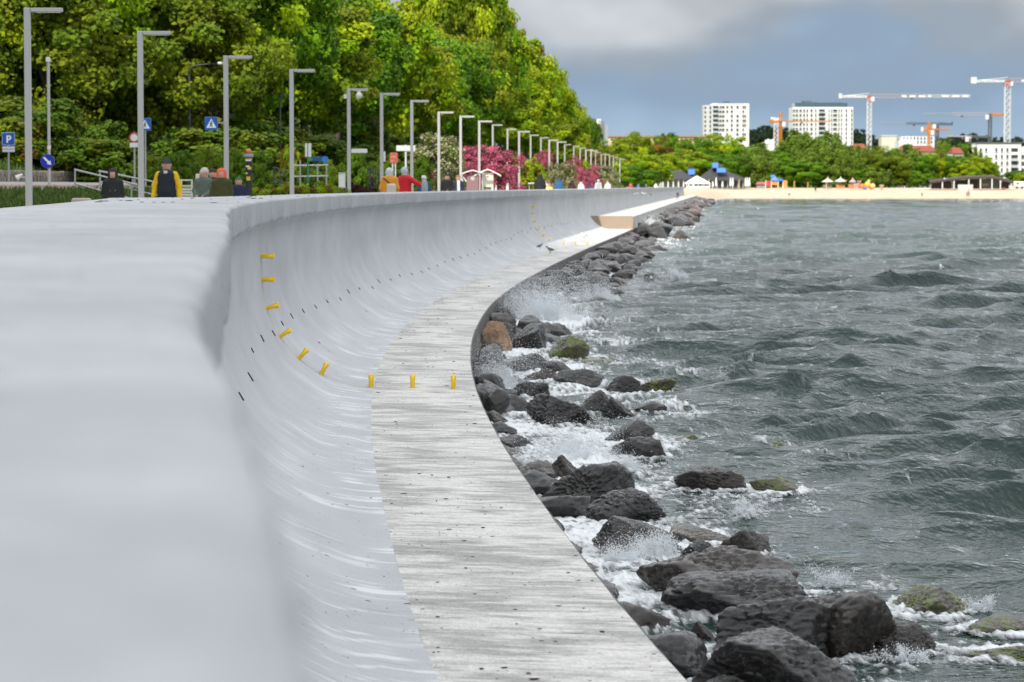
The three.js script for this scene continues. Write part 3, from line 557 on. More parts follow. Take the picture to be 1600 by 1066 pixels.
// crown of leaf-sized faces in clumps; radius about 1, centred on 0, drawn in the tree's own scale
function crownGeo(seed, o) {
  const { clumps = 90, per = 90, leaf = 0.06, cols, flowers, fshare = 0, tall = 1, droop = 0, clump = 0.24, open = 0 } = o;
  const r = rng(seed), N = clumps * per, pos = new Float32Array(N * 12), nor = new Float32Array(N * 12), col = new Float32Array(N * 12), idx = new Uint32Array(N * 6);
  const a = V(0, 0, 0), b = V(0, 0, 0), n = V(0, 0, 0), c = V(0, 0, 0), q = V(0, 0, 0); let w = 0;
  const rnd = () => V(r() * 2 - 1, r() * 2 - 1, r() * 2 - 1).normalize();
  for (let k = 0; k < clumps; k++) {
    const d = rnd(); d.y = d.y * 0.95 + 0.12; d.normalize();
    const rad = (0.62 + 0.34 * r() + 0.35 * fbm3(d.x * 1.6 + seed, d.y * 1.6, d.z * 1.6, 3)) * (k % 5 === 0 ? 0.6 : 1);
    const cx = d.x * rad, cy = d.y * rad * tall, cz = d.z * rad, cr = clump * (0.65 + 0.7 * r());
    const base = cols[Math.floor(r() * cols.length)], tone = 0.8 + 0.4 * r();
    for (let i = 0; i < per; i++) {
      q.copy(rnd()); if (q.dot(d) < -0.35) q.multiplyScalar(-1);
      const rr = cr * Math.pow(r(), 0.4), drop = droop ? droop * r() * r() : 0;
      c.set(cx + q.x * rr, cy + q.y * rr * 0.72 - drop, cz + q.z * rr);
      n.copy(q).multiplyScalar(0.7).addScaledVector(d, 0.35).add(V(0, 0.3, 0)).addScaledVector(rnd(), 0.75).normalize();
      a.copy(rnd()).cross(n).normalize(); b.copy(n).cross(a).normalize();
      const s = leaf * (0.6 + 0.8 * r()), sh = 0.62 + 0.3 * r();
      const fl = flowers && r() < fshare * (0.5 + 0.5 * smoothstep(q.dot(d), -0.2, 0.6)), cc = fl ? flowers[Math.floor(r() * flowers.length)] : base, t = (fl ? 0.85 + 0.3 * r() : tone * (0.75 + 0.5 * r()));
      const put = (k2, u, v, lift) => { const o3 = (w * 4 + k2) * 3; pos[o3] = c.x + a.x * u + b.x * v + n.x * lift; pos[o3 + 1] = c.y + a.y * u + b.y * v + n.y * lift; pos[o3 + 2] = c.z + a.z * u + b.z * v + n.z * lift; nor[o3] = n.x; nor[o3 + 1] = n.y; nor[o3 + 2] = n.z; col[o3] = cc[0] * t; col[o3 + 1] = cc[1] * t; col[o3 + 2] = cc[2] * t; };
      put(0, -s, 0, -s * 0.2); put(1, 0, -s * sh, s * 0.12); put(2, s, 0, -s * 0.2); put(3, 0, s * sh, s * 0.12);
      idx.set([w * 4, w * 4 + 1, w * 4 + 2, w * 4, w * 4 + 2, w * 4 + 3], w * 6); w++;
    }
  }
  const g = new THREE.BufferGeometry(); g.setAttribute('position', new THREE.BufferAttribute(pos, 3)); g.setAttribute('normal', new THREE.BufferAttribute(nor, 3)); g.setAttribute('color', new THREE.BufferAttribute(col, 3)); g.setIndex(new THREE.BufferAttribute(idx, 1));
  return g;
}
function trunkGeo(seed) {                           // from y = -1.6 to inside the crown at 0.5, with limbs
  const r = rng(seed), parts = [], top = V(0.05 * (r() - 0.5), 0.45, 0.05 * (r() - 0.5));
  parts.push(bar(V(0, -1.9, 0), V(0.02, -0.6, 0), 0.075, 8, 0.055), bar(V(0.02, -0.62, 0), top, 0.056, 7, 0.02));
  for (let k = 0; k < 8; k++) { const t = r(), a = r() * 6.283, s = V(lerp(0.02, top.x, t), lerp(-0.75, 0.3, t), 0), e = s.clone().add(V(Math.cos(a) * 0.62, 0.34 + 0.3 * r(), Math.sin(a) * 0.62)), mid = s.clone().lerp(e, 0.5).add(V(0, 0.05, 0)); parts.push(bar(s, mid, 0.03, 5, 0.02), bar(mid, e, 0.02, 5, 0.007)); }
  return mergeGeometries(parts);
}
const LIME = [[0.30, 0.42, 0.008], [0.24, 0.39, 0.008], [0.35, 0.43, 0.010]], MID = [[0.13, 0.28, 0.010], [0.17, 0.33, 0.010], [0.10, 0.22, 0.010]], OLIVE = [[0.18, 0.25, 0.013], [0.14, 0.22, 0.013], [0.23, 0.28, 0.015]], DEEP = [[0.10, 0.19, 0.012], [0.12, 0.22, 0.012], [0.09, 0.17, 0.012]], AMBER = [[0.19, 0.14, 0.016], [0.15, 0.15, 0.015], [0.22, 0.13, 0.02]], WILLOW = [[0.17, 0.27, 0.025], [0.20, 0.30, 0.028], [0.14, 0.21, 0.03]];
const CROWNS = {
  lime: [1, 2].map((s) => crownGeo(100 + s, { clumps: 130, per: 170, leaf: 0.031, cols: LIME, clump: 0.22 })),
  mid: [1, 2].map((s) => crownGeo(200 + s, { clumps: 130, per: 170, leaf: 0.031, cols: MID, clump: 0.22 })),
  olive: [1, 2].map((s) => crownGeo(300 + s, { clumps: 130, per: 170, leaf: 0.027, cols: OLIVE, clump: 0.24 })),
  mixed: [1].map((s) => crownGeo(350 + s, { clumps: 130, per: 170, leaf: 0.030, cols: [...LIME, ...OLIVE], clump: 0.22 })),
  deep: [1].map((s) => crownGeo(400 + s, { clumps: 100, per: 100, leaf: 0.045, cols: DEEP, clump: 0.26 })),
  amber: [1].map((s) => crownGeo(500 + s, { clumps: 90, per: 100, leaf: 0.04, cols: AMBER, clump: 0.24 })),
  willow: [1].map((s) => crownGeo(600 + s, { clumps: 120, per: 110, leaf: 0.045, cols: WILLOW, clump: 0.2, droop: 0.5, tall: 1.1 })),
  pink: [1, 2].map((s) => crownGeo(700 + s, { clumps: 90, per: 120, leaf: 0.035, cols: [[0.16, 0.10, 0.04], [0.11, 0.12, 0.03]], flowers: [[0.55, 0.12, 0.22], [0.66, 0.21, 0.32], [0.44, 0.07, 0.15]], fshare: 0.95, clump: 0.24 })),
  white: [1].map((s) => crownGeo(800 + s, { clumps: 90, per: 120, leaf: 0.035, cols: [[0.12, 0.17, 0.02], [0.15, 0.19, 0.02]], flowers: [[0.60, 0.58, 0.36], [0.55, 0.48, 0.38]], fshare: 0.42, clump: 0.25 })),
  shrub: [1, 2].map((s) => crownGeo(900 + s, { clumps: 80, per: 110, leaf: 0.05, cols: [[0.11, 0.20, 0.012], [0.14, 0.22, 0.013], [0.17, 0.22, 0.015], [0.10, 0.18, 0.012]], clump: 0.28, tall: 0.85 })),
  limeShrub: [1].map((s) => crownGeo(950 + s, { clumps: 80, per: 110, leaf: 0.045, cols: [...LIME, ...LIME, ...AMBER], clump: 0.28 })),
  redShrub: [1].map((s) => crownGeo(970 + s, { clumps: 60, per: 90, leaf: 0.05, cols: [[0.055, 0.02, 0.02], [0.07, 0.025, 0.02]], clump: 0.3 })),
};
const TRUNK = [trunkGeo(1), trunkGeo(2), trunkGeo(3)];
let treeCount = 0;
function tree(name, kind, X, Z, base, top, rx, label, group, pale) {
  const r = rng(9000 + ++treeCount), list = CROWNS[kind], t = thing(name, label, name.includes('shrub') ? 'shrub' : 'tree', [X, base, -Z], 0, group);
  const total = top - base, shrub = name.includes('shrub'), ch = shrub ? total : total * (name === 'hillside_tree' ? 0.84 : 0.93), cy = total - ch / 2;
  const c = mesh('crown', list[Math.floor(r() * list.length)], M.leaf, t); c.position.y = cy; c.scale.set(rx, ch / 2 / 1.02, rx * (0.85 + 0.3 * r())); c.rotation.y = r() * 6.283;
  const k = mesh('trunk', TRUNK[Math.floor(r() * 3)], pale ? M.paleBark : M.bark, t); k.position.y = cy; const sy = cy / 1.85; k.scale.set(rx * 0.75, sy, rx * 0.75); k.rotation.y = r() * 6.283;
  return t;
}
const X_AT = (px, Z) => ((px - W / 2) / F) * Z * 1.0015;
const zFront = curve([[0, 121], [150, 123], [300, 130], [450, 146], [600, 188], [750, 258], [900, 372], [960, 440]]);
const sil = curve([[700, -260], [760, -60], [790, -8], [830, 42], [862, 78], [890, 118], [908, 165], [922, 205], [936, 240], [960, 250]]);
{
  const r = rng(31);
  // rows up the wooded slope, the last ones highest
  for (let row = 0; row < 5; row++) for (let px = -60 + row * 17; px < 925; px += (row < 2 ? 62 : 74) * (px > 650 ? 0.62 : 1) * (0.8 + 0.4 * r())) {
    const Z = zFront(clamp(px, 0, 940)) * (1 + row * 0.11) + 6 + r() * 5, X = X_AT(px, Z), s = pxm(Z), g = groundAt(X, Z);
    let rx = 3.3 + 1.8 * r(), top = g + 8 + 5 * r();
    if (px > 690) { top = Math.min(top, EYE + (HORIZON - sil(Math.min(935, px + rx * s * 0.55)) - 12 * r()) / s); if (row > 0) top = Math.max(top, EYE + (HORIZON - sil(px + rx * s * 0.4) - 25 * r()) / s); if (top - g < 3.5) continue; rx = Math.min(rx, (935 - px) / s + 1.2); if (rx < 1.2) continue; }
    const f = px + 40 * (r() - 0.5);
    let kind = f < 100 ? ['olive', 'mixed', 'deep', 'olive'][Math.floor(r() * 4)] : f < 330 ? ['olive', 'mixed', 'lime', 'mixed', 'mid'][Math.floor(r() * 5)] : f < 560 ? ['olive', 'mixed', 'mixed', 'mid', 'lime'][Math.floor(r() * 5)] : f < 800 ? ['lime', 'mid', 'lime', 'mid', 'mixed'][Math.floor(r() * 5)] : ['lime', 'lime', 'mixed', 'amber'][Math.floor(r() * 4)];
    const words = { olive: 'olive-brown tree', deep: 'deep green tree', lime: 'bright lime-green tree', mixed: 'yellow-green tree', mid: 'fresh mid-green tree', amber: 'amber-tinted tree' }[kind];
    tree('hillside_tree', kind, X, Z, g, top, rx, `${words}, ${ROWS[row]} in the wood, ${byLamp(px)}`, `${words}s of the wooded slope`);
  }
  // undergrowth along the foot of the slope
  for (let px = -30; px < 900; px += 26 * (0.6 + 0.9 * r())) {
    const Z = zFront(clamp(px, 0, 940)) - 4 + 8 * r(), X = X_AT(px, Z), g = groundAt(X, Z), k = r();
    tree('undergrowth_shrub', px < 330 && k < 0.5 ? 'shrub' : k < 0.88 ? 'shrub' : 'limeShrub', X, Z, g - 0.2, g + 1.2 + 3.4 * r() * r(), 1.3 + 1.3 * r(), `bushy green shrub at the foot of the wood, ${byLamp(px)}`, 'undergrowth shrubs along the wood');
  }
}
{ // thicket close behind the lamp posts, between the road and the flowering shrubs
  const r = rng(88);
  for (let px = 232; px < 670; px += 17 * (0.7 + 0.6 * r())) {
    const Z = lerp(108, 140, smoothstep(px, 230, 640)) + 6 * r(), X = X_AT(px, Z), g = groundAt(X, Z), s = pxm(Z), k = r();
    tree('thicket_shrub', k < 0.4 ? 'deep' : k < 0.92 ? 'shrub' : 'limeShrub', X, Z, g - 0.2, EYE + (HORIZON - lerp(268, 222, r())) / s, (14 + 12 * r()) / s, `leafy shrub in the shady thicket, ${byLamp(px)}`, 'thicket shrubs behind the lamp posts');
  }
}
// flowering shrubs behind the promenade: pixel of the middle, top pixel, half width in pixels, distance
[
  [683, 205, 50, 150, 'white', 'large yellow-green shrub with cream blossom beside the first pink tree'], [664, 262, 14, 146, 'pink', 'small pink shrub behind the people in red and orange'],
  [742, 226, 30, 172, 'pink', 'pink blossoming tree rising behind the left white stall'], [778, 224, 38, 168, 'pink', 'largest pink blossoming tree behind the white stalls'], [796, 256, 18, 176, 'pink', 'low pink bush at the right foot of the largest pink tree'],
  [828, 243, 24, 190, 'limeShrub', 'orange-tinged green shrub between two pink trees'], [846, 232, 18, 216, 'pink', 'pink tree top showing behind the orange-tinged shrub'], [866, 252, 16, 200, 'white', 'cream blossoming shrub with a lamp post in front'], [884, 250, 17, 214, 'white', 'pale blossoming shrub left of the last pink trees'],
  [896, 246, 18, 236, 'pink', 'tall pink tree in the far group'], [908, 262, 17, 228, 'pink', 'broad low pink tree in the far group'], [926, 258, 13, 250, 'pink', 'last pink tree before the white blossom'], [912, 244, 14, 262, 'limeShrub', 'yellow-green shrub above the far pink group'],
  [946, 255, 20, 262, 'white', 'cream blossoming shrub at the foot of the far lamp posts'], [958, 268, 14, 258, 'white', 'low cream shrub before the last full lamp post'], [815, 240, 12, 205, 'pink', 'narrow pink bush peeping beside a lamp post'],
].forEach(([px, top, hw, Z, kind, label]) => { const X = X_AT(px, Z), s = pxm(Z), g = groundAt(X, Z); tree('flowering_shrub', kind, X, Z, g, EYE + (HORIZON - top) / s, (hw / s) * 1.02, label, 'flowering shrubs behind the promenade'); });
// low clipped hedge and dark red bush behind the near promenade
[[418, 286, 30, 88], [455, 281, 32, 88], [492, 280, 32, 88], [522, 284, 24, 88]].forEach(([px, top, hw, Z], i) => { const X = X_AT(px, Z), s = pxm(Z); tree('hedge_shrub', 'limeShrub', X, Z, PROM, EYE + (HORIZON - top) / s, hw / s, `${['first', 'second', 'third', 'last'][i]} of four low green hedge mounds right of the striped post`, 'low hedge behind the wall'); });
tree('dark_red_shrub', 'redShrub', X_AT(565, 100), 100, PROM, EYE + (HORIZON - 283) / pxm(100), 26 / pxm(100), 'dark red leaved low shrub behind the lamp post with the camera', 'red shrub');
// the far end of the boulevard and the park behind the beach
{
  const r = rng(77), words = { lime: 'lime-green', mid: 'fresh green', mixed: 'yellow-green', amber: 'amber-tinted', olive: 'olive', willow: 'grey-green weeping', deep: 'deep green' };
  for (const [px, top, hw, Z, kind] of [
    [930, 238, 22, 420, 'amber'], [948, 246, 24, 430, 'lime'], [962, 216, 24, 560, 'mixed'], [985, 202, 24, 620, 'mixed'], [1010, 214, 20, 700, 'lime'], [1005, 240, 28, 520, 'lime'], [975, 256, 22, 470, 'mid'], [1000, 262, 22, 500, 'mid'], [1028, 218, 22, 640, 'amber'], [1044, 202, 17, 760, 'mid'], [1030, 238, 30, 600, 'lime'], [1062, 230, 28, 700, 'mixed'], [1050, 252, 26, 620, 'lime'], [1075, 240, 28, 690, 'lime'], [1020, 264, 18, 560, 'lime'], [1085, 212, 22, 800, 'mid'], [1068, 214, 18, 790, 'mixed'],
    [1100, 236, 30, 842, 'mid'], [1118, 212, 24, 860, 'lime'], [1140, 214, 26, 856, 'lime'], [1128, 240, 26, 836, 'mid'], [1160, 224, 20, 850, 'mid'], [1180, 226, 26, 846, 'willow'], [1192, 240, 22, 838, 'willow'], [1212, 234, 20, 845, 'mid'], [1226, 248, 18, 836, 'mid'], [1246, 206, 22, 860, 'willow'], [1262, 214, 20, 850, 'willow'], [1278, 228, 22, 840, 'willow'], [1292, 208, 22, 862, 'willow'], [1306, 224, 20, 850, 'willow'], [1322, 230, 16, 846, 'willow'], [1342, 230, 14, 850, 'willow'], [1258, 250, 24, 836, 'mid'], [1300, 256, 22, 838, 'willow'],
    [1362, 226, 16, 980, 'olive'], [1388, 232, 24, 846, 'olive'], [1412, 228, 24, 850, 'willow'], [1432, 240, 18, 846, 'mid'], [1448, 238, 18, 852, 'lime'], [1470, 242, 18, 860, 'amber'], [1488, 240, 20, 856, 'mid'], [1506, 252, 18, 850, 'lime'], [1530, 244, 18, 858, 'lime'], [1472, 218, 14, 1100, 'willow'], [1500, 222, 14, 1150, 'deep'], [1512, 226, 14, 1150, 'willow'], [1588, 266, 14, 880, 'deep'], [1600, 270, 14, 870, 'lime'], [1544, 258, 12, 870, 'willow'], [1340, 262, 16, 842, 'mid'], [1366, 262, 18, 840, 'willow'], [1440, 270, 14, 838, 'mid'], [1625, 262, 20, 880, 'mid'],
  ].map((q) => (q[0] > 1008 && q[3] < 805 ? [q[0], q[1], q[2], 815 + (q[3] - 500) * 0.12, q[4]] : q))) {
    const X = X_AT(px, Z), s = pxm(Z), g = Z < 800 && X < P(Z) - 1 ? groundAt(X, Z) : 2.6, w = words[kind], zone = Z < 800 || px < 1100 ? 'beyond the last lamp posts' : px < 1240 ? 'behind the dark-roofed restaurant and playground' : px < 1350 ? 'below the broad white tower block' : 'behind the low beach pavilion';
    tree(kind === 'willow' ? 'willow_tree' : 'park_tree', kind, X, Z, g, EYE + (HORIZON - top) / s, (hw / s) * 1.5, `${w} tree in the row ${zone}`, `${w} trees ${zone}`, kind === 'willow');
  }
}
// grass: blades on the bank behind the wall and on the verge above the stone wall
{
  const g = new THREE.BufferGeometry(); g.setAttribute('position', new THREE.Float32BufferAttribute([-0.012, 0, 0, 0.012, 0, 0, 0.01, 0.6, 0.1, -0.006, 0.6, 0.1, 0.02, 1, 0.3], 3)); g.setIndex([0, 1, 2, 0, 2, 3, 3, 2, 4]); g.computeVertexNormals();
  const field = (n, d0, d1, z0, z1, hgt, seed, label) => {
    const r = rng(seed), im = new THREE.InstancedMesh(g, std(0xffffff, 0.8, { side: THREE.DoubleSide }), n), m = new THREE.Matrix4(), q = new THREE.Quaternion(), c = new THREE.Color();
    for (let i = 0; i < n; i++) { const z = lerp(z0, z1, r()), x = P(z) - lerp(d0, d1, r()), h = hgt * (0.5 + r()); q.setFromEuler(new THREE.Euler((r() - 0.5) * 0.6, r() * 6.283, 0)); m.compose(V(x, groundAt(x, z) - 0.01, -z), q, V(2.2, h, h)); im.setMatrixAt(i, m); const t = 0.7 + 0.6 * r(); im.setColorAt(i, c.setRGB(0.07 * t, 0.125 * t, 0.014 * t)); }
    im.name = numbered('grass'); lit(im); scene.add(im); tag(im, label, 'grass', null, 'stuff');
  };
  field(26000, 7.9, 11, 44, 110, 0.16, 1, 'short green grass on the bank behind the near wall');
  field(26000, 20.2, 30, 80, 150, 0.35, 2, 'rough green grass on the slope above the low stone wall');
}

// ================= LAMPS, SIGNS, RAILINGS =================
M.steel = std([0.52, 0.52, 0.51], 0.45, { metalness: 0.25 }); M.galv = std([0.45, 0.46, 0.46], 0.4, { metalness: 0.5 }); M.white = std([0.78, 0.78, 0.76], 0.6); M.black = std([0.02, 0.02, 0.022], 0.5); M.darkMetal = std([0.06, 0.065, 0.065], 0.5, { metalness: 0.3 }); M.glassy = phys([0.05, 0.06, 0.06], 0.1); M.blue = std([0.015, 0.10, 0.42], 0.45); M.lens = phys([0.75, 0.76, 0.74], 0.25);
const LAMP_H = 4.5, lampAt = [];
{
  const pole = rbox(0.12, LAMP_H, 0.12, 0.012, 0, LAMP_H / 2, 0), arm = rbox(0.60, 0.075, 0.135, 0.01, 0.3675 + 0.002, LAMP_H - 0.04, 0), panel = box(0.46, 0.012, 0.1, 0.40, LAMP_H - 0.085, 0), foot = rbox(0.26, 0.03, 0.26, 0.006, 0, 0.015, 0);
  LAMPS.forEach(([px, top, front], i) => {
    const base = front ? PROM + 0.02 : 2.95, Z = (F * (base + LAMP_H - EYE)) / (HORIZON - top), X = X_AT(px, Z);
    const label = `${i === 4 ? 'slim grey lamp post carrying a white dome camera, ' : front ? 'slim grey square lamp post with short arm, ' : 'slim lamp post rising behind the flowering shrubs, '}${ORD[i]} from the left`;
    const t = thing('lamp_post', label, 'lamp post', [X, Math.min(base, groundAt(X, Z) + 0.02), -Z], 0, 'lamp posts along the promenade');
    const k = base - t.position.y;
    const p = mesh('pole', pole, M.steel, t); p.position.y = k; if (k > 0.01) { p.scale.y = (LAMP_H + k) / LAMP_H; p.position.y = 0; }
    const a = mesh('arm', arm, M.steel, t), l = mesh('light_panel', panel, M.lens, t), f = mesh('base_plate', foot, M.steel, t); a.position.y = l.position.y = k;
    lampAt.push([X, base, Z]);
    if (i === 4) {
      const c = mesh('dome_camera', [cyl(0.05, 0.05, 0.1, 0.36, LAMP_H - 0.13, 0.05, 12), new THREE.SphereGeometry(0.11, 14, 10).translate(0.36, LAMP_H - 0.24, 0.05)], M.white, t);
      mesh('junction_box', rbox(0.10, 0.14, 0.1, 0.01, -0.12, LAMP_H - 0.28, 0), M.white, t);
      mesh('name_plate', rbox(0.55, 0.14, 0.03, 0.006, 0.36, 2.35, 0.02), M.white, t); mesh('service_door', box(0.06, 0.3, 0.02, -0.06, 0.9, 0.075), M.darkMetal, t);
    }
    if (i === 5) mesh('switch_box', rbox(0.07, 0.36, 0.09, 0.01, 0.10, 2.2, 0), M.white, t);
    if (i === 0) mesh('loudspeaker', [new THREE.CylinderGeometry(0.02, 0.055, 0.13, 12).rotateZ(-1.0).translate(-0.17, 1.32, 0.02), box(0.1, 0.02, 0.02, -0.1, 1.3, 0)], M.white, t);
  });
}
function canvas(w, h, draw) { const c = document.createElement('canvas'); c.width = w; c.height = h; draw(c.getContext('2d')); const t = new THREE.CanvasTexture(c); t.colorSpace = THREE.SRGBColorSpace; return t; }
const printed = (t) => std(0xffffff, 0.4, { map: t });
const signP = printed(canvas(128, 128, (c) => { c.fillStyle = '#1156b4'; c.fillRect(0, 0, 128, 128); c.strokeStyle = '#dfe9f4'; c.lineWidth = 3; c.strokeRect(4, 4, 120, 120); c.fillStyle = '#f2f6fa'; c.font = 'bold 104px sans-serif'; c.textAlign = 'center'; c.fillText('P', 66, 102); }));
const signPlate = printed(canvas(128, 56, (c) => { c.fillStyle = '#dcdfe2'; c.fillRect(0, 0, 128, 56); c.strokeStyle = '#666'; c.lineWidth = 2; c.strokeRect(3, 3, 122, 50); c.fillStyle = '#7d7f8a'; [12, 24, 33, 44, 53, 62, 76, 85, 97, 106].forEach((x, i) => c.fillRect(x, 20 + (i % 3), 7, 13 + (i % 2) * 3)); }));
const signArrow = printed(canvas(128, 128, (c) => { c.fillStyle = '#0c2fb4'; c.fillRect(0, 0, 128, 128); c.translate(64, 64); c.rotate(Math.PI / 4); c.fillStyle = '#f4f6fb'; c.beginPath(); c.moveTo(-50, -9); c.lineTo(12, -9); c.lineTo(12, -24); c.lineTo(50, 0); c.lineTo(12, 24); c.lineTo(12, 9); c.lineTo(-50, 9); c.closePath(); c.fill(); }));
const signCross = printed(canvas(128, 128, (c) => { c.fillStyle = '#1763c0'; c.fillRect(0, 0, 128, 128); c.fillStyle = '#f4f7fb'; c.beginPath(); c.moveTo(64, 14); c.lineTo(116, 108); c.lineTo(12, 108); c.closePath(); c.fill(); c.strokeStyle = '#111'; c.fillStyle = '#111'; c.lineWidth = 8; c.beginPath(); c.arc(66, 44, 7, 0, 7); c.fill(); c.beginPath(); c.moveTo(65, 52); c.lineTo(62, 76); c.lineTo(48, 98); c.moveTo(62, 76); c.lineTo(76, 98); c.moveTo(64, 58); c.lineTo(48, 70); c.moveTo(64, 58); c.lineTo(78, 72); c.stroke(); }));
function plate(parent, name, w, h, x, y, z, front, round) {           // a sheet-metal plate with print on its front and a grey back
  const g = round ? new THREE.CylinderGeometry(w / 2, w / 2, 0.015, 32).rotateX(Math.PI / 2) : rbox(w, h, 0.015, 0.005);
  const m = mesh(name, g.translate(x, y, z), M.steel, parent);
  const f = mesh('print', (round ? new THREE.CircleGeometry(w / 2 - 0.004, 32) : new THREE.PlaneGeometry(w - 0.008, h - 0.008)).translate(x, y, z + 0.0125), front, m);
  return m;
}
function post(name, label, category, px, pyTop, Z, baseY, r, group, mat = M.galv) {
  const X = X_AT(px, Z), s = pxm(Z), g = baseY ?? groundAt(X, Z), top = EYE + (HORIZON - pyTop) / s - g, t = thing(name, label, category, [X, g, -Z], 0, group);
  mesh('post', cyl(r, r, top, 0, top / 2, 0, 12), mat, t); t.userData.top = top;
  return [t, s, (py) => EYE + (HORIZON - py) / s - g];
}
{ const [t, s, y] = post('parking_sign', 'blue square parking sign with a white plate below, at the left edge', 'road sign', 16, 208, 100, null, 0.03); const w = 20.5 / s; plate(t, 'sign_plate', w, w, 0.01, y(217.5), 0.05, signP); plate(t, 'text_plate', w * 0.95, 9 / s, 0.01, y(233.5), 0.05, signPlate); }
{ const [t, s, y] = post('street_light', 'tall thin pale pole with a small lamp head and a round blue arrow sign', 'street light', 79, 97, 92, null, 0.05, null, M.steel); const h = t.userData.top; mesh('lamp_head', rbox(0.12, 0.16, 0.2, 0.02, 0, h + 0.05, 0.03), M.white, t); plate(t, 'arrow_sign', 22 / s, 0, -0.04, y(252), 0.07, signArrow, true); mesh('clamp', cyl(0.06, 0.06, 0.12, 0, y(231), 0, 12), M.white, t); }
{ const [t, s, y] = post('no_entry_sign', 'round red-rimmed white sign with a white plate, half hidden by the second lamp post', 'road sign', 212, 207, 96, null, 0.03); const red = std([0.55, 0.05, 0.03], 0.5), m = plate(t, 'sign_disc', 16 / s, 0, 0, y(215.5), 0.05, red, true); mesh('white_centre', new THREE.CircleGeometry(5.6 / s, 28).translate(0, y(215.5), 0.0665), M.white, m); plate(t, 'text_plate', 14 / s, 7 / s, 0, y(227), 0.05, M.white); }
{ const [t, s, y] = post('pedestrian_sign', 'blue pedestrian crossing sign just right of the second lamp post', 'road sign', 229, 186, 104, null, 0.03); plate(t, 'sign_plate', 19 / s, 19 / s, 0.0, y(195), 0.05, signCross); }
{ const [X, b, Z] = lampAt[2], s = pxm(Z), p = atZ(330, 193, Z - 0.3), t = thing('pedestrian_sign', 'blue pedestrian crossing sign held out from the third lamp post', 'road sign', [p.x, p.y, p.z]); plate(t, 'sign_plate', 20 / s, 20 / s, 0, 0, 0, signCross); mesh('bracket', [box(20 / s, 0.035, 0.03, 13.5 / s, 0.02, -0.05), box(0.02, 0.3, 0.02, 0, 0, -0.03)], M.galv, t); }
// dark old street lamp with curved arm
{ const [t, s, y] = post('old_street_light', 'thin dark street light with an arm reaching right behind the third lamp post', 'street light', 298, 112, 132, null, 0.06, null, M.darkMetal); const c = new THREE.CatmullRomCurve3([V(0, y(114), 0), V(4 / s, y(106), 0), V(18 / s, y(102.5), 0), V(46 / s, y(100.5), 0)]); mesh('arm', new THREE.TubeGeometry(c, 16, 0.035, 6), M.darkMetal, t); mesh('lamp_head', rbox(9 / s, 4 / s, 0.22, 0.04, 49 / s, y(100), 0), M.lens, t); }
{ const [t, s, y] = post('old_street_light', 'thin dark lamp pole standing in the shade right of the striped post', 'street light', 439, 150, 136, null, 0.05, null, M.darkMetal); mesh('lamp_head', rbox(0.3, 0.12, 0.2, 0.03, 0.1, y(150), 0), M.darkMetal, t); }
// black warning post with stickers
{ const [t, s, y] = post('warning_post', 'black round post with yellow and white stickers and an orange ball on top', 'post', 390, 243, 84, PROM + 0.02, 5.2 / pxm(84), null, M.black); mesh('cap', [cyl(7.6 / s, 7.6 / s, 4.2 / s, 0, y(242.6), 0, 20), cyl(5.6 / s, 6.4 / s, 1.5 / s, 0, y(245.5), 0, 20)], std([0.33, 0.37, 0.45], 0.5), t); mesh('ball', new THREE.SphereGeometry(3.9 / s, 16, 12).translate(0, y(236.4), 0), std([0.72, 0.22, 0.09], 0.5), t);
  const yel = std([0.75, 0.50, 0.03], 0.6), wht = M.white, R = 5.35 / s; const sticker = (py0, py1, a0, a1, m) => mesh('sticker', new THREE.CylinderGeometry(R, R, (py1 - py0) / s, 10, 1, true, a0, a1 - a0).translate(0, (y(py0) + y(py1)) / 2, 0), m, t);
  sticker(248, 249.6, -1.4, 1.4, yel); sticker(249.8, 252, -1.3, 0.9, wht); sticker(261, 265, -0.3, 0.9, yel); sticker(270, 272, -1.1, -0.3, wht); sticker(276, 282, -0.7, 0.5, yel); sticker(259, 261.5, -1.0, 0.3, wht); }
// handrails of the ramp down to the promenade
function handrail(label, Z, bars, posts, r, mat, name = 'handrail') {
  const p0 = atZ(bars[0][0], bars[0][1], Z), t = thing(name, label, 'railing', [p0.x, PROM, p0.z]), L = (px, py) => atZ(px, py, Z).sub(t.position);
  for (const [x0, y0, x1, y1] of bars) mesh('rail', bar(L(x0, y0), L(x1, y1), r, 8), mat, t);
  for (const [x0, y0, y1] of posts) mesh('upright', bar(L(x0, y1), L(x0, y0), r * 0.95, 8), mat, t);
}
handrail('galvanised handrail sloping down, nearer of the two at the left', 84, [[116, 265, 214, 289], [117, 287, 212, 313]], [[117, 265, 316], [205, 287, 316]], 0.028, M.galv);
handrail('galvanised handrail sloping down, farther of the two behind the yellow-sleeved man', 90, [[154, 267, 258, 288], [156, 284, 258, 309]], [[156, 267, 300], [207, 279, 306], [256, 288, 312]], 0.028, M.galv);
handrail('dark sloping railing of the steps beside the hedge', 92, [[426, 262, 434, 263], [434, 263, 447, 276], [426, 276, 447, 292]], [[428, 263, 306], [447, 276, 306], [438, 268, 306]], 0.025, M.darkMetal);
handrail('grey level railing behind the hedge mounds', 112, [[455, 259, 513, 258], [455, 276, 513, 275]], [[469, 250, 290], [496, 259, 290], [510, 256, 290], [456, 259, 290]], 0.028, M.galv);
handrail('dark barred railing of the stairs left of the person in orange', 104, [[574, 262, 612, 268], [574, 277, 612, 281]], [[575, 262, 302], [579, 263, 302], [583, 264, 302], [587, 264.5, 302], [591, 265, 302], [599, 266, 302], [606, 267, 302], [612, 268, 302]], 0.022, M.darkMetal);
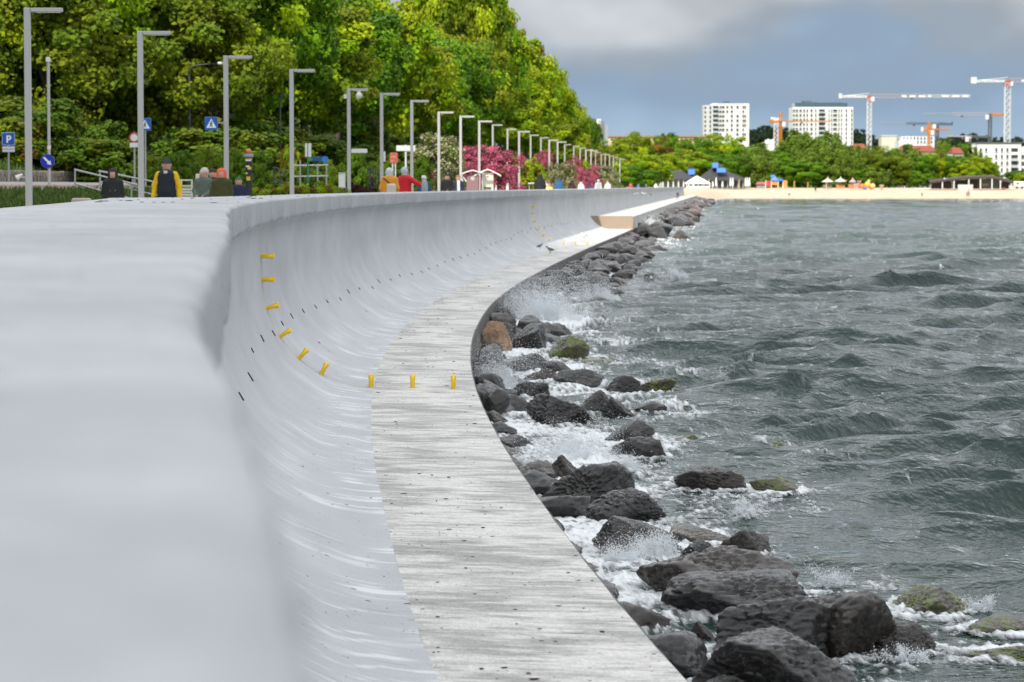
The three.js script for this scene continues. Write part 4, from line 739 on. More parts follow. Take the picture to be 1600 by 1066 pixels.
// guide signs
{ const [t, s, y] = post('guide_sign', 'green sign post with two upright white boards and a blue finger board', 'sign', 482, 225, 108, PROM, 0.035, null, std([0.03, 0.22, 0.14], 0.5)); mesh('upright_board', [rbox(3.6 / s, 21 / s, 0.04, 0.008, -2.3 / s, y(235), 0.03)], M.white, t); mesh('upright_board', [rbox(4.6 / s, 21 / s, 0.04, 0.008, 3.2 / s, y(235), 0.06)], M.white, t); mesh('finger_board', rbox(22 / s, 7 / s, 0.03, 0.006, 14 / s, y(248.5), 0.02), std([0.01, 0.10, 0.30], 0.5), t); mesh('round_end', new THREE.CylinderGeometry(5.2 / s, 5.2 / s, 0.04, 24).rotateX(Math.PI / 2).translate(27 / s, y(249.5), 0.04), std([0.05, 0.22, 0.62], 0.5), t); mesh('green_end', new THREE.CylinderGeometry(3.6 / s, 3.6 / s, 0.04, 20).rotateX(Math.PI / 2).translate(3.6 / s, y(249), 0.03), std([0.06, 0.30, 0.04], 0.5), t); }
{ const [t, s, y] = post('notice_board', 'salmon-red notice board on two thin posts behind the people in orange and red', 'sign', 614, 239, 118, PROM, 0.025, null, M.white); mesh('post', cyl(0.025, 0.025, t.userData.top, 4.4 / s, t.userData.top / 2, 0, 10), M.white, t); const m = mesh('board', rbox(12.4 / s, 15.5 / s, 0.04, 0.05, 2 / s, y(247), 0.04), std([0.62, 0.13, 0.09], 0.55), t); mesh('writing', [box(8 / s, 1.5 / s, 0.006, 1.6 / s, y(245), 0.063), box(4 / s, 1.2 / s, 0.006, -1 / s, y(252), 0.063)], std([0.75, 0.4, 0.34], 0.6), m); }
{ const [t, s, y] = post('direction_sign', 'long white direction board on a post left of the seventh lamp post', 'sign', 634.5, 227, 122, PROM, 0.04, null, M.white); mesh('board', rbox(29.5 / s, 8.6 / s, 0.05, 0.01, 0.2 / s, y(232), 0.05), M.white, t); }
{ const Z = 106, s = pxm(Z), X = X_AT(535, Z), t = thing('utility_cabinet', 'narrow white utility cabinet at the end of the hedge', 'cabinet', [X, PROM + 0.02, -Z]), h = EYE + (HORIZON - 272) / s - PROM; mesh('body', rbox(9.6 / s, h, 0.3, 0.015, 0, h / 2, 0), M.white, t); mesh('roof', rbox(10.4 / s, 0.04, 0.34, 0.01, 0, h + 0.012, 0), M.steel, t); mesh('door', box(8 / s, h * 0.75, 0.012, 0, h * 0.52, 0.152), M.white, t); }
// white bench seen from its end
{
  const Z = 74, s = pxm(Z), X = X_AT(293, Z), t = thing('bench', 'white slatted bench seen from its end beside the woman in green', 'bench', [X, PROM + 0.02, -Z]), y = (py) => EYE + (HORIZON - py) / s - PROM - 0.02, cream = std([0.66, 0.65, 0.58], 0.6);
  const A = 19 / s;
  mesh('end_frame', [box(A, 2.4 / s, 0.07, 0, y(281.5), 0), box(2.4 / s, y(281.5), 0.07, -A / 2 + 1.2 / s, y(281.5) / 2, 0.002), box(A, 2.2 / s, 0.066, 0, y(290.5), 0), box(2.4 / s, y(282), 0.064, A / 2 - 1.2 / s, y(282) / 2, -0.002)], cream, t);
  mesh('backrest', rbox(3.6 / s, y(271) - y(292), 1.4, 0.02, A / 2 + 1.2 / s, (y(271) + y(292)) / 2, -0.7).rotateZ(-0.06), cream, t);
  for (let k = 0; k < 5; k++) mesh('seat_slat', rbox(0.055, 0.03, 1.4, 0.006, -A / 2 + 0.05 + k * 0.068, y(293), -0.72), cream, t);
  for (let k = 0; k < 6; k++) mesh('side_slat', rbox(A, 0.05, 0.02, 0.006, 0, y(296) - k * 0.07, 0.04), cream, t);
}
{ const p = atZ(127, 316, 34), t = mesh('stone_post', rbox(0.22, 0.6, 0.2, 0.03), std([0.42, 0.36, 0.33], 0.85)); t.position.set(p.x, p.y - 0.25, p.z); tag(t, 'small pinkish stone block just behind the wall at the far left', 'stone'); }
// low stone wall by the road
{
  const core = std([0.18, 0.165, 0.14], 0.95), mats = [[0.40, 0.36, 0.31], [0.33, 0.31, 0.28], [0.46, 0.41, 0.34], [0.37, 0.30, 0.25]].map((c) => std(c, 0.9, { bumpMap: rep(fineBump, 2), bumpScale: 0.02 })), t = thing('stone_wall', 'low rough stone wall along the far side of the road at the left', 'wall'), r = rng(64);
  mesh('core', sweep(stations(92, 124, 0.012, 0.5, 4), (z) => { const x = P(z) - 19.9, y = groundAt(P(z) - 19.6, z); return withArc([[x + 0.16, y - 0.1], [x + 0.16, y + 0.44], [x - 0.2, y + 0.44]]); }), core, t);
  const shapes = [0, 1, 2, 3].map((k) => { const g = new THREE.BoxGeometry(1, 1, 1, 2, 2, 2), p = g.attributes.position, q = rng(900 + k); const hash = new Map(); for (let i = 0; i < p.count; i++) { const key = [p.getX(i), p.getY(i), p.getZ(i)].join(); if (!hash.has(key)) hash.set(key, [q() - 0.5, q() - 0.5, q() - 0.5]); const d = hash.get(key), l = Math.hypot(p.getX(i), p.getY(i), p.getZ(i)) > 0.75 ? 0.9 : 1; p.setXYZ(i, p.getX(i) * l + d[0] * 0.1, p.getY(i) * l + d[1] * 0.12, p.getZ(i) * l + d[2] * 0.1); } g.computeVertexNormals(); return g; });
  for (let c = 0; c < 2; c++) for (let z = 93; z < 123; ) { const L = 0.28 + 0.34 * r(), x = P(z) - 19.72, y = groundAt(P(z) - 19.6, z) + 0.11 + c * 0.23, m = mesh('stone', shapes[Math.floor(r() * 4)], mats[Math.floor(r() * 4)], t); m.scale.set(0.26, 0.21 + 0.05 * r(), L); m.position.set(x, y, -z - L / 2); z += L + 0.02; }
}

// ================= LADDERS OF STEP IRONS, STEP, BIRDS, WEED =================
M.yellow = std([0.88, 0.58, 0.01], 0.45);
function rungSet(Z, label) {
  const t = thing('step_iron_ladder', label, 'ladder', [P(Z) + INNER, WALK, -Z], 0, 'yellow step irons on the sea wall');
  const u = new THREE.CatmullRomCurve3([V(-0.01, 0, 0.13), V(0.09, 0, 0.13), V(0.125, 0, 0.115), V(0.135, 0, 0.08), V(0.135, 0, -0.08), V(0.125, 0, -0.115), V(0.09, 0, -0.13), V(-0.01, 0, -0.13)], false, 'catmullrom', 0.1);
  const g = new THREE.TubeGeometry(u, 28, 0.026, 7), tread = rbox(0.06, 0.066, 0.2, 0.014, 0.135, 0, 0), iron = mergeGeometries([g.toNonIndexed(), tread.toNonIndexed ? (tread.index ? tread.toNonIndexed() : tread) : tread]);
  const put = (x, y, ang) => { const m = mesh('step_iron', iron, M.yellow, t); m.position.set(x, y, 0); m.rotation.z = ang; };
  for (const a of [88, 73, 57, 42, 28]) { const th = (a * Math.PI) / 180; put(-RAD * Math.sin(th), RAD - RAD * Math.cos(th), Math.PI / 2 - th); }
  put(-RAD - 0.005, RAD + 0.25, 0); put(-0.03, 0, Math.PI / 2 - 0.02); put(0.5, -0.005, Math.PI / 2); put(1.02, -0.012, Math.PI / 2);
}
rungSet(36.2, 'nearest ladder of yellow step irons running down the curved wall');
rungSet(124, 'farther ladder of yellow step irons, small, before the tan step');
// scraps of seaweed and grit washed onto the walkway and the foot of the wall
{
  const g = new THREE.IcosahedronGeometry(1, 1), p = g.attributes.position; for (let i = 0; i < p.count; i++) { const x = p.getX(i), y = p.getY(i), z = p.getZ(i), l = 1 + 0.45 * n3(x * 1.7, y * 1.7, z * 1.7); p.setXYZ(i, x * l, y * l * 0.55, z * l); } g.computeVertexNormals();
  const N = 1300, im = new THREE.InstancedMesh(g, std(0xffffff, 0.7), N), r = rng(41), m = new THREE.Matrix4(), q = new THREE.Quaternion(), c = new THREE.Color();
  for (let i = 0; i < N; i++) {
    const Z = 14 + 62 * Math.pow(r(), 1.3), band = r(); let off, y, nrm = 0;
    if (band < 0.72) { off = INNER + (OUTER - INNER) * Math.pow(r(), 1.4); y = WALK; } else { const th = Math.pow(r(), 2) * 0.75; off = INNER - RAD * Math.sin(th); y = WALK + RAD - RAD * Math.cos(th); nrm = th; }
    if (n2(Z * 0.5, off * 1.2) < -0.1 && r() < 0.7) { Z; y -= 0.5; }
    const s = 0.0022 + 0.0055 * Math.pow(r(), 4) + (r() < 0.02 ? 0.007 : 0); q.setFromEuler(new THREE.Euler(0, (r() - 0.5) * 1.2, -nrm)); m.compose(V(P(Z) + off, y + s * 0.1, -Z), q, V(s * (1.2 + 2.6 * r()), s, s * (0.7 + 0.6 * r()))); im.setMatrixAt(i, m);
    r() < 0.12 ? im.setColorAt(i, c.setRGB(0.09, 0.11, 0.015)) : im.setColorAt(i, c.setRGB(0.03, 0.026, 0.02));
  }
  im.name = numbered('seaweed_scraps'); lit(im); scene.add(im); tag(im, 'dark scraps of seaweed and grit scattered over the walkway', 'seaweed', null, 'stuff');
  // droppings and dirt marks on the broad wall top are small dark lumps
  const N2 = 46, i2 = new THREE.InstancedMesh(g, std([0.05, 0.05, 0.05], 0.9), N2);
  for (let i = 0; i < N2; i++) { const Z = 26 + 22 * r(), a = backEdge(Z), x = lerp(a + 0.15, P(Z) - 0.1, Math.pow(r(), 1.2)), s = 0.006 + 0.016 * Math.pow(r(), 2); m.compose(V(x, TOP + 0.004, -Z), q.identity(), V(s * 2.2, s * 0.5, s * 1.3)); i2.setMatrixAt(i, m); }
  i2.name = numbered('dirt_crumbs'); lit(i2); scene.add(i2); tag(i2, 'dark crumbs of dirt on the flat wall top', 'dirt', null, 'stuff');
}
// birds
function birdBody(len, fat, cols) {                 // a standing or floating bird along +x: body, neck and head as one lofted form
  const pts = [[-0.62, 0.10, 0.012], [-0.45, 0.13, 0.05], [-0.2, 0.16, 0.15], [0.05, 0.18, 0.19], [0.25, 0.24, 0.16], [0.36, 0.36, 0.09], [0.42, 0.46, 0.085], [0.50, 0.49, 0.075], [0.58, 0.47, 0.03], [0.70, 0.45, 0.008]];
  const pos = [], idx = [], col = [], n = 12;
  pts.forEach(([x, y, r], j) => { for (let i = 0; i < n; i++) { const a = (i / n) * 6.283; pos.push(x * len, (y + Math.sin(a) * r * fat) * len, Math.cos(a) * r * fat * 0.85 * len); const c = cols(x, Math.sin(a)); col.push(...c); } if (j) for (let i = 0; i < n; i++) { const a = (j - 1) * n + i, b = (j - 1) * n + ((i + 1) % n), c = a + n, d = b + n; idx.push(a, c, b, b, c, d); } });
  const g = new THREE.BufferGeometry(); g.setAttribute('position', new THREE.Float32BufferAttribute(pos, 3)); g.setAttribute('color', new THREE.Float32BufferAttribute(col, 3)); g.setIndex(idx); g.computeVertexNormals(); return g;
}
const featherMat = std(0xffffff, 0.7, { vertexColors: true }), crowCols = (x, s) => (x > 0.3 || x < -0.4 ? [0.015, 0.015, 0.018] : s > 0.2 ? [0.03, 0.03, 0.035] : [0.28, 0.28, 0.29]), gullCols = (x, s) => (x > 0.6 ? [0.6, 0.4, 0.05] : x < -0.4 ? [0.05, 0.05, 0.05] : s > 0.3 && x < 0.2 ? [0.4, 0.42, 0.45] : [0.75, 0.75, 0.75]), duckCols = (x, s) => (x > 0.3 ? [0.03, 0.05, 0.04] : [0.10, 0.085, 0.07]);
[[843, 391, 0.30, crowCols, 'dark bird standing on the walkway, left of a pair'], [860, 396, 0.34, crowCols, 'dark bird with pale back on the walkway, right of a pair'], [913, 372, 0.34, gullCols, 'white gull standing alone on the walkway before the tan step']].forEach(([px, py, L, cols, label], i) => {
  const f = at(px, py, WALK), t = thing('bird', label, 'bird', [f.x, WALK + (f.x < P(-f.z) + INNER ? 0.02 : 0), f.z], i ? 2.6 : 0.7, 'birds on the walkway'); const b = mesh('body', birdBody(L, 1, cols), featherMat, t); b.position.y = 0.09; for (const s of [-1, 1]) mesh('leg', bar(V(0.02, 0, s * 0.03), V(0.01, 0.13, s * 0.03), 0.007, 5), M.black, t);
});
[[1148, 427, duckCols, 'dark water bird riding a wave right of the lone stone'], [1397, 430, duckCols, 'brown water bird on the open water'], [1472, 419, gullCols, 'white gull on the open water, farthest right'], [1185, 330, gullCols, 'tiny white gull on the far water near the beach']].forEach(([px, py, cols, label]) => { const f = at(px, py, 0.1), o = [0, 0, 0]; wave(f.x, -f.z, 0.6, o); const b = mesh('swimming_bird', birdBody(0.42, 1.25, cols), featherMat); b.position.set(f.x, o[1] + 0.02, f.z); b.rotation.y = px; tag(b, label, 'bird', 'birds on the water'); });
{ // gull gliding low before the far wall
  const p = atZ(1004, 306, 145), t = thing('flying_gull', 'white gull gliding on long wings before the far wall', 'bird', [p.x, p.y, p.z], 0.5); const b = mesh('body', birdBody(0.36, 0.8, gullCols), featherMat, t); b.rotation.y = 1.2;
  for (const s of [-1, 1]) { const w = [[0, 0.10, 0], [0.22, 0.15, 0.03], [0.42, 0.12, 0.0], [0.62, 0.0, -0.06]], pos = [], idx = [], col = []; w.forEach(([d, y, k], j) => { const c = [0.11, 0.10, 0.08, 0.015][j]; for (const [dz, dy] of [[-c, 0.0], [0, 0.014], [c * 0.8, 0], [0, -0.004]]) { pos.push(s * d, y + dy, dz + k); const q = j === 3 ? 0.04 : 0.55; col.push(q, q, q * 1.03); } if (j) for (let i = 0; i < 4; i++) { const a = (j - 1) * 4 + i, e = (j - 1) * 4 + ((i + 1) % 4); idx.push(a, e, a + 4, e, e + 4, a + 4); } }); const g = new THREE.BufferGeometry(); g.setAttribute('position', new THREE.Float32BufferAttribute(pos, 3)); g.setAttribute('color', new THREE.Float32BufferAttribute(col, 3)); g.setIndex(idx); g.computeVertexNormals(); mesh('wing', g, std(0xffffff, 0.7, { vertexColors: true, side: THREE.DoubleSide }), t); }
}

// ================= PEOPLE =================
const SKIN = [0.52, 0.30, 0.22];
function personGeo(o) {
  const { h = 1.7, jacket = [0.1, 0.1, 0.1], sleeve = jacket, legs = [0.05, 0.05, 0.07], shoes = [0.04, 0.04, 0.04], hat = [0.05, 0.04, 0.03], hood = false, bulk = 1, armL, armR, stride = 0, res = 60, brim = false, hem = 0.86, look = 0 } = o;
  const k = h / 1.75, B = [];                                                          // bones: a, b, ra, rb, colour
  const bone = (a, b, ra, rb, c) => B.push([V(...a).multiplyScalar(k), V(...b).multiplyScalar(k), ra * k, rb * k, c]);
  bone([0, 1.40, 0.0], [0, 1.02, 0.01], 0.135 * bulk, 0.15 * bulk, jacket); bone([0.105, 1.38, 0], [0.07, 1.0, 0], 0.105 * bulk, 0.12 * bulk, jacket); bone([-0.105, 1.38, 0], [-0.07, 1.0, 0], 0.105 * bulk, 0.12 * bulk, jacket);
  bone([0.07, 1.0, 0], [0.075, hem, 0], 0.125 * bulk, 0.125 * bulk, jacket); bone([-0.07, 1.0, 0], [-0.075, hem, 0], 0.125 * bulk, 0.125 * bulk, jacket);
  bone([0, 1.42, 0], [0, 1.53, 0.015], hood ? 0.085 : 0.062, hood ? 0.085 : 0.058, hood ? jacket : SKIN);
  for (const s of [-1, 1]) {
    const sh = [s * 0.195, 1.405, 0], arm = (s < 0 ? armL : armR) ?? [[s * 0.25, 1.14, -0.02], [s * 0.245, 0.9, 0.06]];
    bone(sh, arm[0], 0.072 * bulk, 0.06 * bulk, sleeve); bone(arm[0], arm[1], 0.058 * bulk, 0.045 * bulk, sleeve);
    const d = V(...arm[1]).sub(V(...arm[0])).normalize().multiplyScalar(0.085), e = V(...arm[1]).add(d); bone(arm[1], e.toArray(), 0.036, 0.03, o.gloves ?? SKIN);
    const st = s * stride; bone([s * 0.09, 0.92, 0], [s * 0.1, 0.5, st * 0.7 + 0.03], 0.105, 0.07, legs); bone([s * 0.1, 0.5, st * 0.7 + 0.03], [s * 0.105, 0.09, st * 1.2 - 0.02], 0.066, 0.046, legs); bone([s * 0.105, 0.045, st * 1.2 - 0.04], [s * 0.115, 0.04, st * 1.2 + 0.15], 0.048, 0.038, shoes);
  }
  const ca = Math.cos(look), sa = Math.sin(look), hd = (x, y, z) => [x * ca + z * sa, y, -x * sa + z * ca];
  bone(hd(0, 1.605, 0.03), hd(0, 1.65, 0.0), 0.084, 0.094, SKIN); bone(hd(0, 1.575, 0.05), hd(0, 1.60, 0.055), 0.055, 0.06, SKIN); bone(hd(0, 1.635, 0.10), hd(0, 1.605, 0.118), 0.014, 0.02, SKIN);
  bone(hd(0.09, 1.62, 0.0), hd(0.09, 1.64, 0.0), 0.02, 0.022, hood ? hat : SKIN); bone(hd(-0.09, 1.62, 0.0), hd(-0.09, 1.64, 0.0), 0.02, 0.022, hood ? hat : SKIN);
  bone(hd(0, 1.66, -0.015), hd(0, 1.685, -0.02), 0.10, hood ? 0.098 : 0.092, hat); bone(hd(0, 1.60, -0.05), hd(0, 1.68, -0.05), hood ? 0.095 : 0.07, 0.08, hat);
  if (hood) { bone(hd(0.07, 1.56, 0.0), hd(0.055, 1.69, 0.02), 0.05, 0.06, hat); bone(hd(-0.07, 1.56, 0.0), hd(-0.055, 1.69, 0.02), 0.05, 0.06, hat); bone(hd(0, 1.53, 0.02), hd(0, 1.54, -0.03), 0.09, 0.1, hat); }
  if (brim) bone(hd(0, 1.675, 0.08), hd(0, 1.665, 0.15), 0.035, 0.022, hat);
  // field over a box that holds the pose
  const lo = V(-0.62, -0.02, -0.55).multiplyScalar(k), hi = V(0.72, 1.86, 0.55).multiplyScalar(k), size = hi.clone().sub(lo), mc = new MarchingCubes(res, undefined, false, false, 60000), n = res, f = mc.field, p = V(0, 0, 0), pa = V(0, 0, 0);
  const dist = (q, b) => { const [a, e, ra, rb] = b, abx = e.x - a.x, aby = e.y - a.y, abz = e.z - a.z, L = abx * abx + aby * aby + abz * abz + 1e-9; let t = ((q.x - a.x) * abx + (q.y - a.y) * aby + (q.z - a.z) * abz) / L; t = t < 0 ? 0 : t > 1 ? 1 : t; const ex = q.x - a.x - abx * t, ey = q.y - a.y - aby * t, ez = q.z - a.z - abz * t; return Math.sqrt(ex * ex + ey * ey + ez * ez) - (ra + (rb - ra) * t); };
  for (let z = 0; z < n; z++) for (let y = 0; y < n; y++) for (let x = 0; x < n; x++) {
    p.set(lo.x + ((x / (n / 2) - 1) * 0.5 + 0.5) * size.x, lo.y + ((y / (n / 2) - 1) * 0.5 + 0.5) * size.y, lo.z + ((z / (n / 2) - 1) * 0.5 + 0.5) * size.z);
    let s = 0; for (const b of B) { const d = dist(p, b); if (d < 0.2) s += Math.exp(-d * 55); }
    f[z * n * n + y * n + x] = s > 0 ? Math.log(s) / 55 + (p.y < 1.48 * k ? 0.007 * n3(p.x * 13 + h * 50, p.y * 9, p.z * 13) : 0) : -0.2;
  }
  mc.isolation = 0; mc.update();
  const cnt = mc.count, pos = new Float32Array(cnt * 3), nor = new Float32Array(cnt * 3), col = new Float32Array(cnt * 3);
  for (let i = 0; i < cnt; i++) {
    p.set(lo.x + (mc.positionArray[i * 3] * 0.5 + 0.5) * size.x, lo.y + (mc.positionArray[i * 3 + 1] * 0.5 + 0.5) * size.y, lo.z + (mc.positionArray[i * 3 + 2] * 0.5 + 0.5) * size.z);
    let best = 9, c = SKIN; for (const b of B) { const d = dist(p, b); if (d < best) { best = d; c = b[4]; } }
    if (p.y > 1.525 * k && Math.abs(p.x) < 0.17 * k && Math.abs(p.z) < 0.2 * k) {          // head: face, hair or headgear
      const fx = (p.x * ca - p.z * sa) / k, fz = (p.x * sa + p.z * ca) / k, fy = p.y / k;
      if (hood) c = fz > 0.055 && Math.abs(fx) < 0.066 && fy < 1.675 ? SKIN : hat; else c = fy > 1.665 - 0.35 * Math.max(0, -fz + 0.02) ? hat : fz < -0.03 && fy > 1.545 ? hat : SKIN;
    }
    if (o.vest && Math.abs(p.x) < 0.045 * k && p.y > 1.43 * k && p.z > 0.05 && p.y < 1.5 * k) c = [0.6, 0.6, 0.6];
    if (o.shirt && Math.abs(p.x) < 0.055 * k && p.z > 0.04 && p.y > 1.0 * k && p.y < 1.5 * k) c = o.shirt;
    pos.set([p.x, p.y, p.z], i * 3); const tone = 0.92 + 0.16 * Math.abs(n3(p.x * 30, p.y * 14, p.z * 30)); col.set([c[0] * tone, c[1] * tone, c[2] * tone], i * 3);
  }
  let g = new THREE.BufferGeometry(); g.setAttribute('position', new THREE.BufferAttribute(pos, 3)); g.setAttribute('color', new THREE.BufferAttribute(col, 3)); g = mergeVertices(g, 1e-4);
  // fingers for people near enough to show hands
  if (o.fingers) {
    const parts = []; for (const s of [-1, 1]) {
      const arm = (s < 0 ? armL : armR) ?? [[s * 0.25, 1.14, -0.02], [s * 0.245, 0.9, 0.06]], w = V(...arm[1]).multiplyScalar(k), d = w.clone().sub(V(...arm[0]).multiplyScalar(k)).normalize(), side = V(0, 0, 1).cross(d).normalize(), dn = d.clone().cross(side).normalize();
      for (let q = 0; q < 4; q++) { const b = w.clone().addScaledVector(d, 0.085).addScaledVector(dn, (q - 1.5) * 0.018), l = [0.035, 0.04, 0.037, 0.028][q], m = b.clone().addScaledVector(d, l), e = m.clone().addScaledVector(d, l * 0.5).addScaledVector(side, -s * l * 0.8); parts.push(bar(b, m, 0.0095, 6), bar(m, e, 0.009, 6, 0.007)); }
      const b = w.clone().addScaledVector(d, 0.03).addScaledVector(dn, 0.03), m = b.clone().addScaledVector(dn, 0.03).addScaledVector(d, 0.02), e = m.clone().addScaledVector(d, 0.03); parts.push(bar(b, m, 0.011, 6), bar(m, e, 0.0095, 6, 0.008));
    }
    const fg = mergeGeometries(parts.map((x) => { x.deleteAttribute('uv'); x.deleteAttribute('normal'); return x; })), c = new Float32Array(fg.attributes.position.count * 3); for (let i = 0; i < c.length; i += 3) c.set(o.gloves ?? SKIN, i); fg.setAttribute('color', new THREE.BufferAttribute(c, 3)); g = mergeGeometries([g, fg]);
  }
  if (res >= 60) {                                    // eyes and mouth
    const parts = [[-0.034, 1.645, 0.094, 0.011], [0.034, 1.645, 0.094, 0.011], [-0.012, 1.568, 0.106, 0.008], [0.012, 1.568, 0.106, 0.008]].map(([x, y, z, q]) => { const e = hd(x, y, z); const sg = new THREE.SphereGeometry(q * k, 6, 4).translate(e[0] * k, e[1] * k, e[2] * k); sg.deleteAttribute('uv'); sg.deleteAttribute('normal'); return sg; });
    const eg = mergeGeometries(parts), c = new Float32Array(eg.attributes.position.count * 3).fill(0.06); eg.setAttribute('color', new THREE.BufferAttribute(c, 3)); g = mergeGeometries([g, eg]);
  }
  g.computeVertexNormals(); return g;
}
M.cloth = std(0xffffff, 0.8, { vertexColors: true });
function person(px, top, Z, turn, base, label, o, extra) {
  const s = pxm(Z), X = X_AT(px, Z), b = base ?? PROM + 0.02, h = EYE + (HORIZON - top) / s - b, t = thing('person', label, 'person', [X, b, -Z], turn, o.group ?? 'people on the promenade');
  mesh('body', personGeo({ ...o, h: h / 1.02 }), M.cloth, t); if (extra) extra(t, h / 1.02 / 1.75); return t;
}
const chestPrint = (t, k, w) => mesh('chest_print', box(0.16 * k * w, 0.014, 0.004, 0, 1.19 * k, 0.158 * k), std([0.45, 0.45, 0.42], 0.8), t);
person(178, 263, 66, 0.1, null, 'person in a black hooded jacket walking at the far left', { jacket: [0.016, 0.017, 0.018], legs: [0.03, 0.03, 0.03], hat: [0.018, 0.018, 0.02], hood: true, bulk: 1.12, stride: 0.12 }, (t, k) => chestPrint(t, k, 1));
person(262, 248, 67, -0.05, null, 'man in dark cap and navy vest over yellow sleeves', { jacket: [0.010, 0.017, 0.028], sleeve: [0.78, 0.50, 0.01], legs: [0.03, 0.03, 0.04], hat: [0.02, 0.025, 0.035], brim: true, bulk: 1.08, vest: true, armL: [[-0.29, 1.15, -0.02], [-0.31, 0.9, 0.05]], armR: [[0.29, 1.15, -0.02], [0.31, 0.9, 0.05]], fingers: true, stride: 0.15 });
person(334, 263, 71, 0.2, null, 'dark-haired person in black half hidden behind the woman in green', { jacket: [0.014, 0.012, 0.013], legs: [0.02, 0.02, 0.02], hat: [0.05, 0.02, 0.015], bulk: 1.05 });
person(320, 261.5, 68, -0.35, null, 'woman in a grey-green quilted jacket and pale knit cap', { jacket: [0.11, 0.15, 0.125], legs: [0.33, 0.40, 0.50], hat: [0.55, 0.50, 0.46], bulk: 1.1, hem: 0.98, look: -0.4, armL: [[-0.27, 1.15, 0.02], [-0.12, 1.02, 0.22]], armR: [[0.27, 1.15, 0.02], [0.13, 1.02, 0.22]], fingers: true });
person(347.5, 263, 67, 0.05, null, 'person in an olive jacket with a bright orange hood', { jacket: [0.052, 0.058, 0.012], legs: [0.02, 0.02, 0.02], hat: [0.75, 0.13, 0.07], hood: true, bulk: 1.15, stride: 0.1 }, (t, k) => chestPrint(t, k, 0.8));
person(374, 276, 78, 0.3, null, 'child in navy with a green cap and blue bag beside the striped post', { jacket: [0.012, 0.02, 0.06], legs: [0.02, 0.03, 0.08], hat: [0.015, 0.14, 0.06], bulk: 1.0, res: 40 }, (t, k) => mesh('bag', rbox(0.22, 0.3, 0.12, 0.05, 0.16, 0.88 * k, 0.16), std([0.02, 0.22, 0.70], 0.6), t));
person(609, 262, 84, Math.PI - 0.2, null, 'person in an orange jacket with white hood seen from behind', { jacket: [0.72, 0.29, 0.025], legs: [0.04, 0.04, 0.05], hat: [0.62, 0.65, 0.72], hood: false, bulk: 1.2 }, (t, k) => { const b = mesh('backpack', rbox(0.28, 0.34, 0.14, 0.06, -0.12, 1.1 * k, -0.24), std([0.60, 0.56, 0.48], 0.8), t); mesh('strap', bar(V(0.16, 1.46 * k, -0.12), V(-0.14, 1.22 * k, -0.20), 0.018, 6), std([0.05, 0.04, 0.03], 0.8), b); });
person(633, 261, 87, Math.PI - 0.6, null, 'person in a red coat with pale knit cap holding out a grey bundle', { jacket: [0.60, 0.012, 0.022], legs: [0.03, 0.03, 0.04], hat: [0.50, 0.54, 0.64], bulk: 1.18, armL: [[-0.42, 1.26, 0.10], [-0.60, 1.16, 0.16]], fingers: true }, (t, k) => mesh('bundle', [new THREE.SphereGeometry(0.13, 12, 9).scale(0.8, 1.9, 0.9).translate(-0.62 * k, 1.14 * k, 0.2)], std([0.30, 0.38, 0.38], 0.8), t));
person(663, 273.5, 108, 0.5, null, 'person in a blue jacket and white cap right of the red coat', { jacket: [0.02, 0.07, 0.22], legs: [0.03, 0.03, 0.05], hat: [0.7, 0.7, 0.7], res: 40, armL: [[-0.27, 1.15, 0.02], [-0.1, 1.05, 0.22]] });
person(699, 271, 122, 0, null, 'person all in black beside the white stalls', { jacket: [0.012, 0.012, 0.013], legs: [0.015, 0.015, 0.015], hat: [0.02, 0.018, 0.018], res: 40, armR: [[0.25, 1.15, 0.02], [0.05, 1.0, 0.2]] });
person(716, 273, 128, 0.2, null, 'person in a navy blazer over a white shirt beside the left stall', { jacket: [0.02, 0.03, 0.06], legs: [0.03, 0.03, 0.04], hat: [0.25, 0.12, 0.05], shirt: [0.75, 0.75, 0.75], res: 40, stride: 0.12 });
